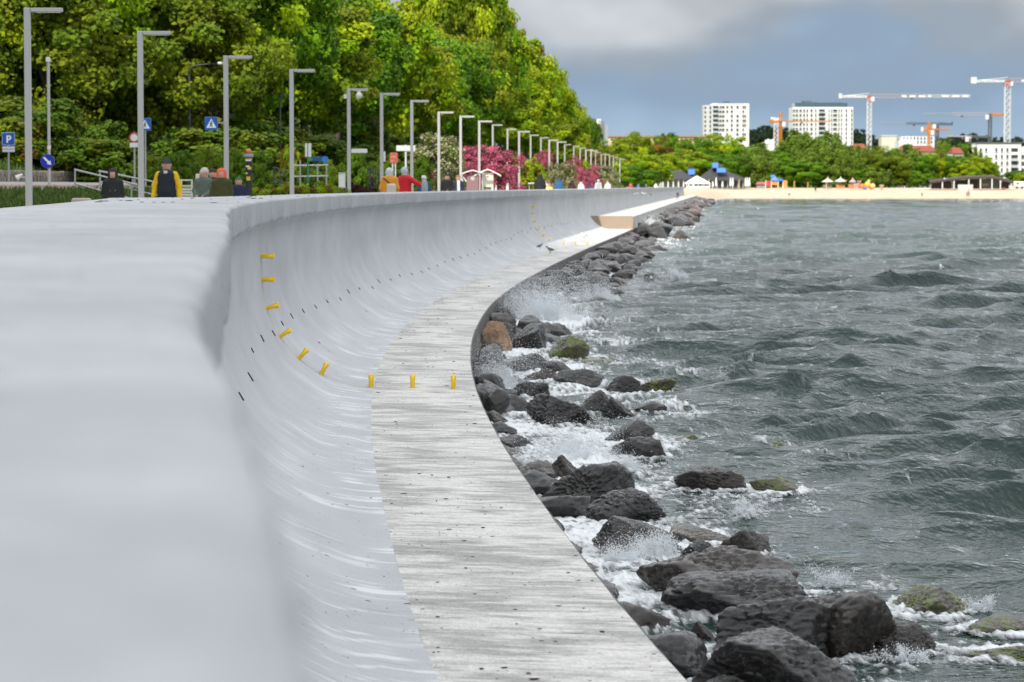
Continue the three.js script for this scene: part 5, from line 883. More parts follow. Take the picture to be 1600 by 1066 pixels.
[
  [843.5, 271, 152, Math.PI, 'large figure in black with hood up, seen from behind', { jacket: [0.014, 0.014, 0.016], hat: [0.016, 0.015, 0.016], hood: true, bulk: 1.25 }],
  [846.5, 283, 176, 0.3, 'white-haired person sitting low behind the black figure', { jacket: [0.6, 0.6, 0.6], hat: [0.75, 0.75, 0.72] }], [852, 281, 178, -0.3, 'person with reddish hair and white jacket left of the black figure', { jacket: [0.65, 0.65, 0.65], hat: [0.5, 0.2, 0.08] }],
  [858, 286, 158, 0, 'person in a yellow jacket right of the black figure', { jacket: [0.75, 0.62, 0.2], hat: [0.3, 0.25, 0.2] }], [873, 278.5, 196, Math.PI, 'person in a bright blue hooded coat', { jacket: [0.03, 0.11, 0.28], hat: [0.03, 0.10, 0.25], hood: true, bulk: 1.2 }],
  [893, 281, 210, Math.PI, 'dark brown coat beside the russet jacket', { jacket: [0.05, 0.02, 0.015], hat: [0.05, 0.02, 0.02], bulk: 1.1 }], [896.5, 279.5, 214, 0.2, 'person in a russet jacket with pale cap', { jacket: [0.28, 0.10, 0.06], hat: [0.6, 0.5, 0.42] }],
  [907.5, 284, 222, 0, 'person in a wide white coat on the far promenade', { jacket: [0.78, 0.78, 0.78], hat: [0.75, 0.75, 0.75], hood: true, bulk: 1.35 }], [921, 281, 236, Math.PI, 'person in a light blue jacket between two white coats', { jacket: [0.04, 0.18, 0.36], hat: [0.2, 0.1, 0.08] }],
  [934.5, 280, 240, 0, 'person in a grey and white jacket with white cap', { jacket: [0.45, 0.46, 0.5], sleeve: [0.7, 0.7, 0.7], hat: [0.8, 0.76, 0.7] }], [949, 283, 250, Math.PI, 'person in a white jacket before the last shrubs', { jacket: [0.78, 0.78, 0.76], hat: [0.6, 0.5, 0.4], hood: true, bulk: 1.15 }],
  [997, 287, 400, 0, 'tiny person in blue past the last full lamp post', { jacket: [0.05, 0.15, 0.4], hat: [0.2, 0.1, 0.05] }], [985, 286, 390, 0, 'tiny person in pink past the last full lamp post', { jacket: [0.5, 0.06, 0.12], hat: [0.3, 0.1, 0.1], bulk: 1.5 }], [1024, 286, 480, 0, 'tiny person in white before the restaurant wall', { jacket: [0.75, 0.75, 0.75], hat: [0.7, 0.7, 0.7], bulk: 1.3 }], [1032, 285, 480, 0, 'tiny person in grey before the restaurant wall', { jacket: [0.4, 0.4, 0.38], hat: [0.75, 0.75, 0.75], bulk: 1.3 }], [1009, 288, 450, 0, 'tiny person in dark blue near the end of the wall', { jacket: [0.03, 0.08, 0.16], hat: [0.5, 0.5, 0.5] }],
].forEach(([px, top, Z, turn, label, o]) => person(px, top, Z, turn, null, label, { ...o, res: 30, stride: 0.12 }));
person(1058, 298, 372, 0.4, STEP_Y, 'lone walker in grey on the raised white walkway', { jacket: [0.10, 0.10, 0.11], legs: [0.12, 0.12, 0.14], hat: [0.05, 0.04, 0.04], res: 30, stride: 0.2, group: 'people on walkway and beach' });
[[1232, 296, 'beach walker in white top and dark trousers', [0.7, 0.7, 0.7], [0.02, 0.02, 0.03]], [1273, 290.5, 'beach walker in black with a pale blue cap', [0.03, 0.03, 0.04], [0.02, 0.02, 0.02]], [1439, 300.5, 'beach walker in dark clothes before the white fence', [0.04, 0.03, 0.04], [0.02, 0.02, 0.03]], [1509, 299, 'left of two beach walkers before the pavilion', [0.05, 0.04, 0.05], [0.02, 0.02, 0.03]], [1512, 298, 'right of two beach walkers before the pavilion', [0.02, 0.02, 0.03], [0.02, 0.02, 0.03]], [1137, 302, 'beach walker in grey nearest the boulders', [0.25, 0.25, 0.25], [0.1, 0.1, 0.1]], [1172, 283, 'beach visitor in a red top beside closed parasols', [0.55, 0.03, 0.04], [0.03, 0.03, 0.03]], [1412, 290, 'tiny beach visitor in white under the olive trees', [0.75, 0.75, 0.75], [0.6, 0.6, 0.6]], [1376, 288, 'tiny beach visitor in brown left of the olive trees', [0.4, 0.25, 0.12], [0.2, 0.2, 0.2]]].forEach(([px, top, label, jacket, legs]) => { let Z = 752, X = X_AT(px, Z); for (let i = 0; i < 60; i++) { X = X_AT(px, Z); if (EYE + (HORIZON - top) / pxm(Z) - beachAt(X, Z) < 1.78) break; Z += 1.5; } person(px, top, Z, px, beachAt(X, Z), label, { jacket, legs, hat: [0.1, 0.07, 0.05], res: 28, stride: 0.2, group: 'people on walkway and beach' }); });

// ================= STALLS, BEACH BUILDINGS, TOWN, CRANES =================
// helper: a frame at a distance Z whose local x and y are in photograph units, turned into metres
function frame(px, Z, base) { const s = pxm(Z), X = X_AT(px, Z); return { s, X, x: (q) => (q - px) / s, y: (q) => EYE + (HORIZON - q) / s - base, m: (q) => q / s }; }
function gable(w, h, d, t) {                         // two sloping roof sheets of thickness t, ridge along z
  const s = new THREE.Shape(); s.moveTo(-w / 2, 0); s.quadraticCurveTo(-w * 0.2, h * 0.75, 0, h); s.quadraticCurveTo(w * 0.2, h * 0.75, w / 2, 0); s.lineTo(w / 2, -t); s.quadraticCurveTo(w * 0.2, h * 0.75 - t, 0, h - t); s.quadraticCurveTo(-w * 0.2, h * 0.75 - t, -w / 2, -t);
  return new THREE.ExtrudeGeometry(s, { depth: d, bevelEnabled: false, curveSegments: 6 }).translate(0, 0, -d / 2);
}
{
  const Z = 140, base = PROM + 0.02;
  { const f = frame(739, Z, base), t = thing('market_stall', 'white-roofed stall with mauve cloth front, left of the pair', 'stall', [f.X, base, -Z], 0, 'white stalls on the promenade');
    mesh('roof', gable(f.m(38), f.m(6), 1.3, 0.05).translate(0, f.y(271.5), 0), M.white, t); mesh('cloth_front', rbox(f.m(20), f.y(273) - 0.5, 0.9, 0.08, 0, (f.y(273) + 0.5) / 2, 0), std([0.24, 0.15, 0.16], 0.8), t); mesh('emblem', new THREE.CircleGeometry(f.m(3.4), 7).translate(0, f.y(279), 0.452), std([0.5, 0.42, 0.42], 0.8), t);
    for (const q of [-1, 1]) mesh('post', bar(V(q * f.m(15), 0, 0.4), V(q * f.m(16), f.y(272), 0.4), 0.03), M.white, t); mesh('counter', rbox(f.m(22), 0.5, 0.95, 0.03, 0, 0.25, 0), std([0.55, 0.45, 0.36], 0.8), t); mesh('brace', bar(V(-f.m(17), f.y(273), 0.45), V(-f.m(10), f.y(284), 0.45), 0.03), M.white, t); }
  { const f = frame(762, Z, base), t = thing('market_stall', 'cream wooden stall with white gable roof, right of the pair', 'stall', [f.X, base, -Z - 0.2], 0, 'white stalls on the promenade'), cream = std([0.74, 0.72, 0.60], 0.7);
    mesh('roof', gable(f.m(42), f.m(10), 1.4, 0.06).translate(0, f.y(274), 0), M.white, t); for (let k = 0; k < 6; k++) mesh('wall_board', rbox(f.m(18) / 6 - 0.008, f.y(270), 1.0, 0.01, -f.m(9) + f.m(18) / 12 + k * f.m(3), f.y(270) / 2, 0), cream, t); mesh('vent', box(f.m(3), f.m(1.2), 0.02, 0, f.y(276.5), 0.51), M.darkMetal, t); mesh('sill', box(f.m(11), f.m(2), 0.1, 0, f.y(293.5), 0.52), M.darkMetal, t); mesh('post', cyl(f.m(1.6), f.m(1.6), f.y(289), f.m(13), f.y(289) / 2, 0.3, 10), M.white, t); }
  { const f = frame(793, 150, base), t = mesh('bollard', [cyl(0.07, 0.08, f.y(288), 0, f.y(288) / 2, 0, 12), new THREE.SphereGeometry(0.07, 10, 6).translate(0, f.y(288), 0)], M.white); t.position.set(f.X, base, -150); tag(t, 'short white bollard right of the cream stall', 'bollard'); }
}
// table with parasol-white tops on the far promenade
{ const f = frame(832, 172, PROM), t = thing('picnic_table', 'pale table top beside the seated white-haired people', 'table', [f.X, PROM + 0.02, -172]); mesh('table_top', rbox(f.m(14), 0.06, 0.8, 0.02, 0, f.y(287), 0), M.white, t); for (const q of [-1, 1]) mesh('leg', box(0.06, f.y(287.6), 0.06, q * f.m(5), f.y(287.6) / 2, 0), M.steel, t); }
// restaurant with dark hipped roofs and blue roof lights
const slate = std([0.045, 0.045, 0.05], 0.75), blueTarp = std([0.10, 0.26, 0.75], 0.6), wallDark = std([0.10, 0.10, 0.11], 0.6);
function hip(x0, x1, r0, r1, y0, y1, d) {            // hipped roof: eaves from x0 to x1, ridge from r0 to r1
  const P8 = [[x0, y0, d], [x1, y0, d], [x1, y0, -d], [x0, y0, -d], [r0, y1, 0], [r1, y1, 0], [x0, y0 - 0.25, d], [x1, y0 - 0.25, d], [x1, y0 - 0.25, -d], [x0, y0 - 0.25, -d]], F8 = [[0, 1, 5], [0, 5, 4], [1, 2, 5], [2, 3, 4], [2, 4, 5], [3, 0, 4], [6, 7, 1], [6, 1, 0], [7, 8, 2], [7, 2, 1], [9, 6, 0], [9, 0, 3], [8, 9, 3], [8, 3, 2]], pos = []; for (const q of F8) for (const i of q) pos.push(...P8[i]);
  const g = new THREE.BufferGeometry(); g.setAttribute('position', new THREE.Float32BufferAttribute(pos, 3)); g.computeVertexNormals(); return g;
}
{
  const Z = 800, base = 2.6;
  { const f = frame(1055, Z, base), t = thing('restaurant_wing', 'low restaurant wing with long dark grey roof, left of the white marquee', 'restaurant', [f.X, base, -Z]); const r = mesh('roof', hip(f.x(1022), f.x(1086), f.x(1026), f.x(1064), f.y(280), f.y(266.5), 5), slate, t); mesh('roof_vent', rbox(f.m(3), f.m(4), 1, 0.1, f.x(1047), f.y(273), 2.6), M.white, r); mesh('wall', box(f.m(56), f.y(281.4), 8, 0, f.y(281.4) / 2, 0), std([0.25, 0.25, 0.25], 0.8), t); for (let k = 0; k < 8; k++) mesh('pillar', box(f.m(1.6), f.y(281.5), 0.3, f.x(1026 + k * 8), f.y(281.5) / 2, 4.3), M.white, t); for (let k = 0; k < 7; k++) mesh('window', box(f.m(4.4), f.m(8), 0.2, f.x(1030 + k * 8), f.y(289), 4.06), M.glassy, t);
    const d = mesh('roof_lantern', rbox(f.m(10), f.m(8.6), 2.4, 0.1, f.x(1079), f.y(269), 1.2), blueTarp, r); mesh('cowl', rbox(f.m(8), f.m(5), 2, 0.1, f.x(1078), f.y(262), 1.2), slate, d); }
  { const f = frame(1124, Z - 4, base), t = thing('restaurant_hall', 'restaurant hall with peaked dark roof and two blue roof lanterns', 'restaurant', [f.X, base, -Z + 4]); const r = mesh('roof', hip(f.x(1088), f.x(1166), f.x(1112), f.x(1122), f.y(281), f.y(262.5), 6), slate, t); mesh('spire', hip(f.x(1111), f.x(1130), f.x(1118), f.x(1119), f.y(264.5), f.y(252), 2), slate, r); mesh('roof_lantern', rbox(f.m(9), f.m(7.5), 2.2, 0.1, f.x(1115.5), f.y(259), 2.4), blueTarp, r); mesh('roof_lantern', rbox(f.m(13.5), f.m(7), 2.2, 0.1, f.x(1124), f.y(266.5), 4.6), blueTarp, r); mesh('wall', box(f.m(70), f.y(281.2), 9, f.x(1127), f.y(281.2) / 2, 0), wallDark, t); for (let k = 0; k < 8; k++) mesh('window', box(f.m(5), f.m(8), 0.2, f.x(1098 + k * 8), f.y(288), 4.55), M.glassy, t); for (let k = 0; k < 9; k++) mesh('pillar', box(f.m(1), f.y(281.6), 0.25, f.x(1094 + k * 8), f.y(281.6) / 2, 4.9), M.steel, t); }
  { const f = frame(1089, 770, 2.4), t = thing('marquee', 'white open-sided marquee tent at the end of the wall', 'tent', [f.X, 2.4, -770]); mesh('canopy', hip(f.x(1070), f.x(1108), f.x(1087), f.x(1089), f.y(286), f.y(275), 3.2), M.white, t); for (const q of [1071, 1080, 1089, 1098, 1107]) mesh('post', cyl(0.12, 0.12, f.y(286.6), f.x(q), f.y(286.6) / 2, 3, 8), M.white, t); mesh('low_wall', box(f.m(36), f.m(3), 0.2, 0, f.y(292.4), 3.3), M.white, t); }
  // closed parasols
  [[1118, 277, 291, 'leftmost closed white parasol before the dark restaurant hall'], [1140.5, 277, 291, 'left one of a close pair of closed white parasols'], [1144, 277, 291, 'right one of a close pair of closed white parasols'], [1164, 277, 292, 'first of three closed white parasols standing close together'], [1167, 277, 292, 'middle of three closed white parasols standing close together'], [1170, 277, 292, 'last of three closed white parasols standing close together'], [1128, 283, 292, 'small closed parasol right of the leftmost one'], [1113, 283, 292, 'small closed parasol next to the marquee']].forEach(([px, y0, y1, label]) => { const Zp = 786, b = 2.5, f = frame(px, Zp, b), t = thing('closed_parasol', label, 'parasol', [f.X, b, -Zp], 0, 'closed parasols on the beach'); const h = f.y(y0); mesh('folded_canopy', new THREE.LatheGeometry([[0.02, h], [0.12, h * 0.93], [0.24, h * 0.6], [0.28, h * 0.36], [0.22, h * 0.22], [0.05, h * 0.2]].map(([x, y]) => new THREE.Vector2(x, y)), 10), M.white, t); mesh('pole', cyl(0.04, 0.04, h, 0, h / 2, 0, 8), M.white, t); });
  // cream umbrella kiosks
  [[1292, 278.5, 'left of two cream beach umbrellas'], [1312, 278, 'right of two cream beach umbrellas'], [1331, 279, 'small pinkish umbrella right of the cream pair']].forEach(([px, y0, label], i) => { const Zp = 790, b = 2.6, f = frame(px, Zp, b), t = thing('beach_umbrella', label, 'parasol', [f.X, b, -Zp], 0, 'open umbrellas on the beach'), R = f.m(i === 2 ? 6 : 9.5); mesh('canopy', new THREE.LatheGeometry([[0.05, f.y(y0 - 2)], [0.25, f.y(y0 + 1)], [R * 0.55, f.y(y0 + 3)], [R, f.y(y0 + 5.4)], [R, f.y(y0 + 6.2)], [R * 0.5, f.y(y0 + 4)], [0.05, f.y(y0 + 1)]].map(([x, y]) => new THREE.Vector2(x, y)), 16), i === 2 ? std([0.45, 0.3, 0.33], 0.8) : std([0.62, 0.60, 0.48], 0.8), t); mesh('pole', cyl(0.08, 0.08, f.y(y0), 0, f.y(y0) / 2, 0, 8), M.steel, t); mesh('counter', rbox(f.m(13), 1.1, 2, 0.05, 0, 0.55, -0.6), i ? std([0.5, 0.22, 0.1], 0.8) : std([0.2, 0.2, 0.2], 0.8), t); });
  // playground
  { const f = frame(1212, 792, 2.6), t = thing('playground_tower', 'colourful playground tower with blue roofs and red and orange panels', 'playground', [f.X, 2.6, -792]); const red = std([0.6, 0.06, 0.03], 0.6), org = std([0.75, 0.28, 0.08], 0.6); mesh('roof', [hip(f.x(1203), f.x(1214), f.x(1208), f.x(1209), f.y(281), f.y(274), 1), box(f.m(6), f.m(3), 1, f.x(1206), f.y(275), 0)], blueTarp, t); mesh('roof', hip(f.x(1213), f.x(1222), f.x(1214), f.x(1221), f.y(282), f.y(279), 1), std([0.03, 0.12, 0.4], 0.6), t); mesh('panel', box(f.m(9), f.m(8), 0.6, f.x(1201), f.y(287), 0), red, t); mesh('panel', box(f.m(11), f.m(6), 0.6, f.x(1210), f.y(286), 0.3), org, t); mesh('slide', box(f.m(7), f.m(12), 0.6, f.x(1225), f.y(288), 0.2), org, t); for (const q of [1195, 1204, 1214, 1222]) mesh('post', cyl(0.12, 0.12, f.y(282), f.x(q), f.y(282) / 2, 0.5, 8), M.white, t); }
  { const f = frame(1188, 796, 2.6), t = thing('playground_hut', 'low red and blue-grey play hut left of the playground tower', 'playground', [f.X, 2.6, -796]); mesh('wall', box(f.m(14), f.m(6), 1.5, 0, f.y(290), 0), std([0.3, 0.34, 0.38], 0.7), t); mesh('roof', hip(-f.m(8), f.m(8), -f.m(5), f.m(5), f.y(287), f.y(284.5), 1.2), std([0.4, 0.1, 0.12], 0.7), t); }
  // yellow beach posts
  [[1154, 281], [1107, 281], [1215, 284], [1240, 283], [1261, 285], [1290, 284]].forEach(([px, y], i) => { const b = 2.5, f = frame(px, 782, b), t = mesh('beach_post', [cyl(0.12, 0.14, f.y(y), 0, f.y(y) / 2, 0, 8), cyl(0.16, 0.16, 0.1, 0, f.y(y), 0, 8)], std([0.58, 0.42, 0.14], 0.7)); t.position.set(f.X, b, -782); tag(t, `thin yellowish wooden post on the beach, ${ORD[i]} named from the marquee on`, 'post', 'wooden posts on the beach'); });
  // bouncy animals / inflatable
  { const f = frame(1354, 786, 2.6), t = thing('inflatable', 'orange and yellow inflatable play figure on the beach', 'inflatable', [f.X, 2.6, -786]); const bl = (x, y, r, c) => mesh('chamber', new THREE.SphereGeometry(f.m(r), 12, 9).translate(f.x(x), f.y(y), 0), std(c, 0.5), t); bl(1346, 291, 4, [0.7, 0.2, 0.05]); bl(1354, 289, 5, [0.75, 0.45, 0.08]); bl(1362, 291, 4.4, [0.7, 0.5, 0.2]); bl(1356, 283.5, 2.6, [0.75, 0.5, 0.15]); bl(1350, 294, 3, [0.1, 0.2, 0.5]); bl(1360, 295, 2.6, [0.6, 0.1, 0.08]); }
  [[1336, 288, 7, [0.7, 0.3, 0.16], 'orange kiosk stand right of the umbrellas'], [1341, 284, 4, [0.35, 0.12, 0.1], 'dark red sign stand left of the inflatable'], [1376, 290, 5, [0.55, 0.3, 0.15], 'small orange stand right of the inflatable']].forEach(([px, y, w, c, label]) => { const f = frame(px, 788, 2.6), t = thing('kiosk', label, 'kiosk', [f.X, 2.6, -788], 0, 'small kiosks on the beach'); mesh('body', rbox(f.m(w), f.y(y), 1.4, 0.06, 0, f.y(y) / 2, 0), std(c, 0.7), t); mesh('roof', rbox(f.m(w + 1.4), 0.15, 1.8, 0.04, 0, f.y(y) + 0.09, 0), M.white, t); });
  // white fence
  { const f = frame(1439, 778, 2.5), t = thing('fence', 'low white panel fence left of the beach pavilion', 'fence', [f.X, 2.5, -778]); for (let k = 0; k < 7; k++) mesh('panel', box(f.m(3), f.y(294) + 0.05 * (k % 2), 0.08, f.x(1429.5 + k * 3.2), f.y(294) / 2, 0), M.white, t); for (let k = 0; k < 8; k++) mesh('post', box(0.09, f.y(293), 0.09, f.x(1428 + k * 3.2), f.y(293) / 2, 0.1), M.steel, t); }
  // beach pavilion
  { const f = frame(1514, 784, 2.5), t = thing('beach_pavilion', 'long low pavilion with a dark bowed roof and pale posts at the right', 'pavilion', [f.X, 2.5, -784]); const eave = curve([[1449, 284.2], [1475, 281], [1505, 277.8], [1540, 276.6], [1552, 278], [1577, 284.5]]), pos = [], idx = []; let n = 0; for (let q = 1448; q <= 1578; q += 5) { const y = f.y(eave(q)); for (const [dy, dz] of [[0, 3.4], [0.5, 3.4], [0.9, 0], [0.5, -4], [0, -4]]) pos.push(f.x(q), y + dy - 0.4, dz); if (n) for (let i = 0; i < 5; i++) { const a = (n - 1) * 5 + i, b = (n - 1) * 5 + ((i + 1) % 5); idx.push(a, b, a + 5, b, b + 5, a + 5); } n++; } const g = new THREE.BufferGeometry(); g.setAttribute('position', new THREE.Float32BufferAttribute(pos, 3)); g.setIndex(idx); const ng = g.toNonIndexed(); ng.computeVertexNormals(); mesh('roof', ng, std([0.06, 0.05, 0.048], 0.8), t);
    for (const q of [1468, 1486, 1509, 1527, 1545, 1558, 1575]) { const h = f.y(eave(q)) - 0.35; mesh('post', box(f.m(1.4), h, 0.3, f.x(q), h / 2, 3.1), M.white, t); }
    for (const [a, b, c] of [[1453, 1485, [0.06, 0.03, 0.028]], [1486, 1508, [0.05, 0.05, 0.055]], [1508, 1526, [0.05, 0.03, 0.03]], [1526, 1545, [0.10, 0.11, 0.12]], [1545, 1558, [0.10, 0.12, 0.13]], [1558, 1574, [0.05, 0.03, 0.028]]]) { const h = f.y((eave(a) + eave(b)) / 2) - 0.5; mesh('wall_panel', box(f.m(b - a) - 0.05, h, 0.3, f.x((a + b) / 2), h / 2, 0.5), std(c, 0.7), t); }
    { const s = new THREE.Shape(); s.moveTo(f.x(1493), f.y(300.5)); s.lineTo(f.x(1516), f.y(300.5)); s.lineTo(f.x(1516), f.y(288.5)); s.lineTo(f.x(1492.5), f.y(288.5)); s.closePath(); mesh('canvas_screen', new THREE.ExtrudeGeometry(s, { depth: 0.05, bevelEnabled: false }).translate(0, 0, 2.6), std([0.55, 0.57, 0.55], 0.8), t); }
    mesh('orange_panel', box(f.m(3.4), f.m(7), 0.1, f.x(1565.5), f.y(296.5), 0.72), std([0.75, 0.38, 0.06], 0.6), t); mesh('window_band', box(f.m(14), f.m(3.4), 0.1, f.x(1535), f.y(288.5), 0.72), std([0.30, 0.24, 0.12], 0.5), t); mesh('roof_sign', [box(f.m(2), f.m(3), 0.3, f.x(1472), f.y(279.5), 2), box(f.m(7), f.m(1.6), 0.3, f.x(1477), f.y(280), 2)], M.white, t); }  // flat orange panel, ochre window band and white roof sign
  { const f = frame(1590, 790, 2.5), t = thing('white_van', 'white rounded caravan beside the pavilion at the right edge', 'caravan', [f.X, 2.5, -790]); mesh('body', rbox(f.m(17), f.m(10), 2.2, 0.5, 0, f.m(6.4), 0), M.white, t); mesh('window', rbox(f.m(5), f.m(2.6), 0.06, 0.05, -f.m(3), f.m(8), 1.1), M.glassy, t); for (const q of [-1, 1]) mesh('wheel', new THREE.CylinderGeometry(0.35, 0.35, 0.25, 14).rotateX(Math.PI / 2).translate(q * f.m(4), 0.35, 0.95), M.black, t); }
}
// ---- town ----
const pane = phys([0.045, 0.055, 0.065], 0.12), paneGreen = phys([0.06, 0.11, 0.13], 0.12), plaster = std([0.76, 0.76, 0.74], 0.85), plasterDull = std([0.55, 0.56, 0.56], 0.85), tileRed = std([0.24, 0.06, 0.035], 0.85), railing = std([0.5, 0.52, 0.53], 0.5);
// a block of flats: rows of windows, each set back in its own frame
function facade(t, f, cols, rows, z, y0, dy) {
  const shared = new Map();
  const put = (x0, x1, yc, h, mat) => { const k = [(x1 - x0).toFixed(2), h.toFixed(2)].join(); if (!shared.has(k)) shared.set(k, [new THREE.BoxGeometry(f.m(x1 - x0), f.m(h), 0.5), new THREE.BoxGeometry(f.m(x1 - x0) + 0.3, 0.25, 0.75)]); const [g, sill] = shared.get(k), m = mesh('window', g, mat ?? pane, t); m.position.set(f.x((x0 + x1) / 2), f.y(yc), z); const l = mesh('sill', sill, plasterDull, m); l.position.set(0, -f.m(h) / 2 - 0.1, 0.05); return m; };
  for (let r = 0; r < rows; r++) for (const [x0, x1, h, skip] of cols) { if (skip && skip.includes(r)) continue; put(x0, x1, y0 + r * dy, h); }
}
{ // slim white tower
  const Z = 1850, f = frame(1132, Z, 2.6), t = thing('apartment_tower', 'slim white apartment tower with staggered dark windows and grey side', 'building', [f.X, 2.6, -Z]);
  const H0 = f.y(162.5); mesh('wall', box(f.m(58), H0, 18, f.x(1140), H0 / 2, -9), plaster, t); mesh('side_wing', box(f.m(13), f.y(165), 16, f.x(1104.4), f.y(165) / 2, -9.3), plasterDull, t); mesh('corner_bay', box(f.m(9), f.y(163.4), 2.0, f.x(1115.5), f.y(163.4) / 2, 0.4), plaster, t);
  mesh('roof_plant', [box(f.m(9), f.m(4), 8, f.x(1135), f.y(160.5), -9), box(f.m(38), f.m(1), 12, f.x(1138), f.y(162), -9)], std([0.10, 0.13, 0.16], 0.7), t);
  facade(t, f, [[1123, 1126, 3.2], [1126.8, 1130.6, 3.4, [6]], [1133.5, 1136.4, 3.4, [2, 4]], [1140.5, 1143.6, 3.6, [6]], [1149.2, 1152.6, 3.6, [1]], [1158.5, 1161, 3.6], [1161.8, 1164.2, 3.6, [1, 5]]], 8, 0.02, 168, 7.05);
  for (let r = 0; r < 8; r++) { const w = mesh('balcony', box(f.m(8.4), f.m(4), 0.5, f.x(1116.6), f.y(168.2 + r * 7.05), 1.2), pane, t); mesh('balcony_rail', box(f.m(9.4), f.m(2), 0.4, f.x(1116.6), f.y(171.6 + r * 7.05), 1.7), railing, w); const s2 = mesh('window', box(f.m(2.4), f.m(3.6), 0.5, f.x(1101), f.y(169.2 + r * 7.05), -1.4), pane, t); mesh('window', box(f.m(2.2), f.m(4.2), 0.5, f.x(1108.8), f.y(169.2 + r * 7.05), -1.4), pane, t); const e = mesh('balcony', box(f.m(2.4), 0.3, 2, f.x(1169.5), f.y(171.5 + r * 7.05), -3), railing, t); }
}
{ // broad white tower with glass penthouse
  const Z = 1650, f = frame(1285, Z, 2.6), t = thing('apartment_tower', 'broad white apartment tower with a green glass penthouse', 'building', [f.X, 2.6, -Z]);
  const H0 = f.y(168); mesh('wall', box(f.m(94), H0, 24, f.x(1284), H0 / 2, -12), plaster, t); mesh('penthouse', box(f.m(82), f.m(6.4), 18, f.x(1282), f.y(164.6), -12), paneGreen, t); mesh('roof_plant', [box(f.m(14), f.m(4), 8, f.x(1262), f.y(159.6), -12), box(f.m(5), f.m(2), 5, f.x(1275), f.y(160.4), -12), box(f.m(60), f.m(0.8), 16, f.x(1285), f.y(161), -12)], std([0.10, 0.13, 0.16], 0.7), t); mesh('end_block', box(f.m(9), f.y(170), 20, f.x(1327.2), f.y(170) / 2, -11), plaster, t);
  facade(t, f, [[1237.4, 1240.2, 3.4], [1241.6, 1245, 3.4], [1247.4, 1250.6, 3.6], [1253.2, 1255.8, 3.8], [1258.4, 1260.4, 3.8], [1264.6, 1267.6, 3.6], [1271.8, 1273.6, 4], [1292.6, 1294, 4.2], [1296.6, 1298, 4.2], [1299.8, 1305.8, 3.4], [1308, 1309.6, 4], [1312.2, 1313.8, 4], [1319.4, 1321.4, 4], [1327.8, 1329.6, 4.2]], 11, 0.02, 173.6, 7.1);
  for (let r = 0; r < 11; r++) { const w = mesh('balcony', box(f.m(9.4), f.m(3.6), 0.5, f.x(1282.2), f.y(173.4 + r * 7.1), 0.02), pane, t); mesh('balcony_rail', box(f.m(10), f.m(2), 1.6, f.x(1282.2), f.y(176.4 + r * 7.1), 0.6), railing, w); }
}
{ // white block at the right edge
  const Z = 1150, f = frame(1562, Z, 2.6), t = thing('apartment_block', 'white six-storey apartment block behind the pavilion at the right edge', 'building', [f.X, 2.6, -Z]);
  mesh('wall', box(f.m(68), f.y(223.5), 16, f.x(1559), f.y(223.5) / 2, -8), plaster, t); mesh('parapet', box(f.m(70), f.m(1.6), 17, f.x(1559), f.y(223.4), -8), std([0.12, 0.12, 0.13], 0.8), t); mesh('right_wing', box(f.m(40), f.y(229), 15, f.x(1614), f.y(229) / 2, -8.6), plaster, t);
  facade(t, f, [[1552.6, 1555.4, 5.6], [1561.6, 1564.2, 5.6], [1570, 1572.8, 5.6], [1528.5, 1531, 5.4], [1537, 1539.6, 5.4]], 5, 0.02, 234.5, 10.4);
  for (let r = 0; r < 5; r++) { const w = mesh('balcony', box(f.m(10.4), f.m(5), 0.5, f.x(1582.6), f.y(234.4 + r * 10.4), 0.02), pane, t); if (r) mesh('balcony_rail', box(f.m(11), f.m(3.4), 1.4, f.x(1582.6), f.y(239.6 + r * 10.4), 0.7), railing, w); mesh('window', box(f.m(3.6), f.m(5.4), 0.5, f.x(1596.5), f.y(245 + r * 10.4), -0.9), pane, t); }
}
function redRoof(px0, px1, yTop, yEave, yBase, Z, label) { const c = (px0 + px1) / 2, f = frame(c, Z, 2.6), t = thing('red_roofed_building', label, 'building', [f.X, 2.6, -Z], 0, 'red-roofed buildings behind the trees'); mesh('roof', hip(f.x(px0), f.x(px1), f.x(px0 + 3), f.x(px1 - 3), f.y(yEave), f.y(yTop), 6), tileRed, t); mesh('cornice', box(f.m(px1 - px0) * 0.98, f.m(3), 11, 0, f.y(yEave + 2.4), 0), plaster, t); mesh('wall', box(f.m(px1 - px0) * 0.95, f.y(yEave + 4), 10, 0, f.y(yEave + 4) / 2, 0), std([0.30, 0.27, 0.25], 0.9), t); const n = Math.floor((px1 - px0) / 5); for (let k = 0; k < n; k++) mesh('window', box(f.m(2.2), f.m(4), 0.2, f.x(px0 + 3.5 + k * 5), f.y(yEave + 9), 5.02), pane, t); }
redRoof(1329, 1351, 225, 236, 290, 1000, 'red-roofed building peeping between trees right of the broad tower'); redRoof(1402, 1456, 228, 237, 290, 1020, 'long red-roofed building behind the orange crane'); redRoof(1482, 1500, 231, 240, 290, 1030, 'small red-roofed gable left of the white apartment block');
{ const f = frame(1425, 1300, 2.6), t = thing('terraced_flats', 'stepped white flats above the long red roof', 'building', [f.X, 2.6, -1300]); mesh('lower_block', box(f.m(27), f.y(220), 14, f.x(1415), f.y(220) / 2, -4), plaster, t); mesh('upper_block', box(f.m(52), f.y(213), 12, f.x(1436), f.y(213) / 2, -14), std([0.66, 0.68, 0.69], 0.85), t); for (let r = 0; r < 2; r++) for (let k = 0; k < 9; k++) mesh('window', box(f.m(1.8), f.m(3.6), 0.5, f.x(1414 + k * 5.4), f.y(216 + r * 6), -7.9 + (k < 3 ? 0.0 : 0)), pane, t); }
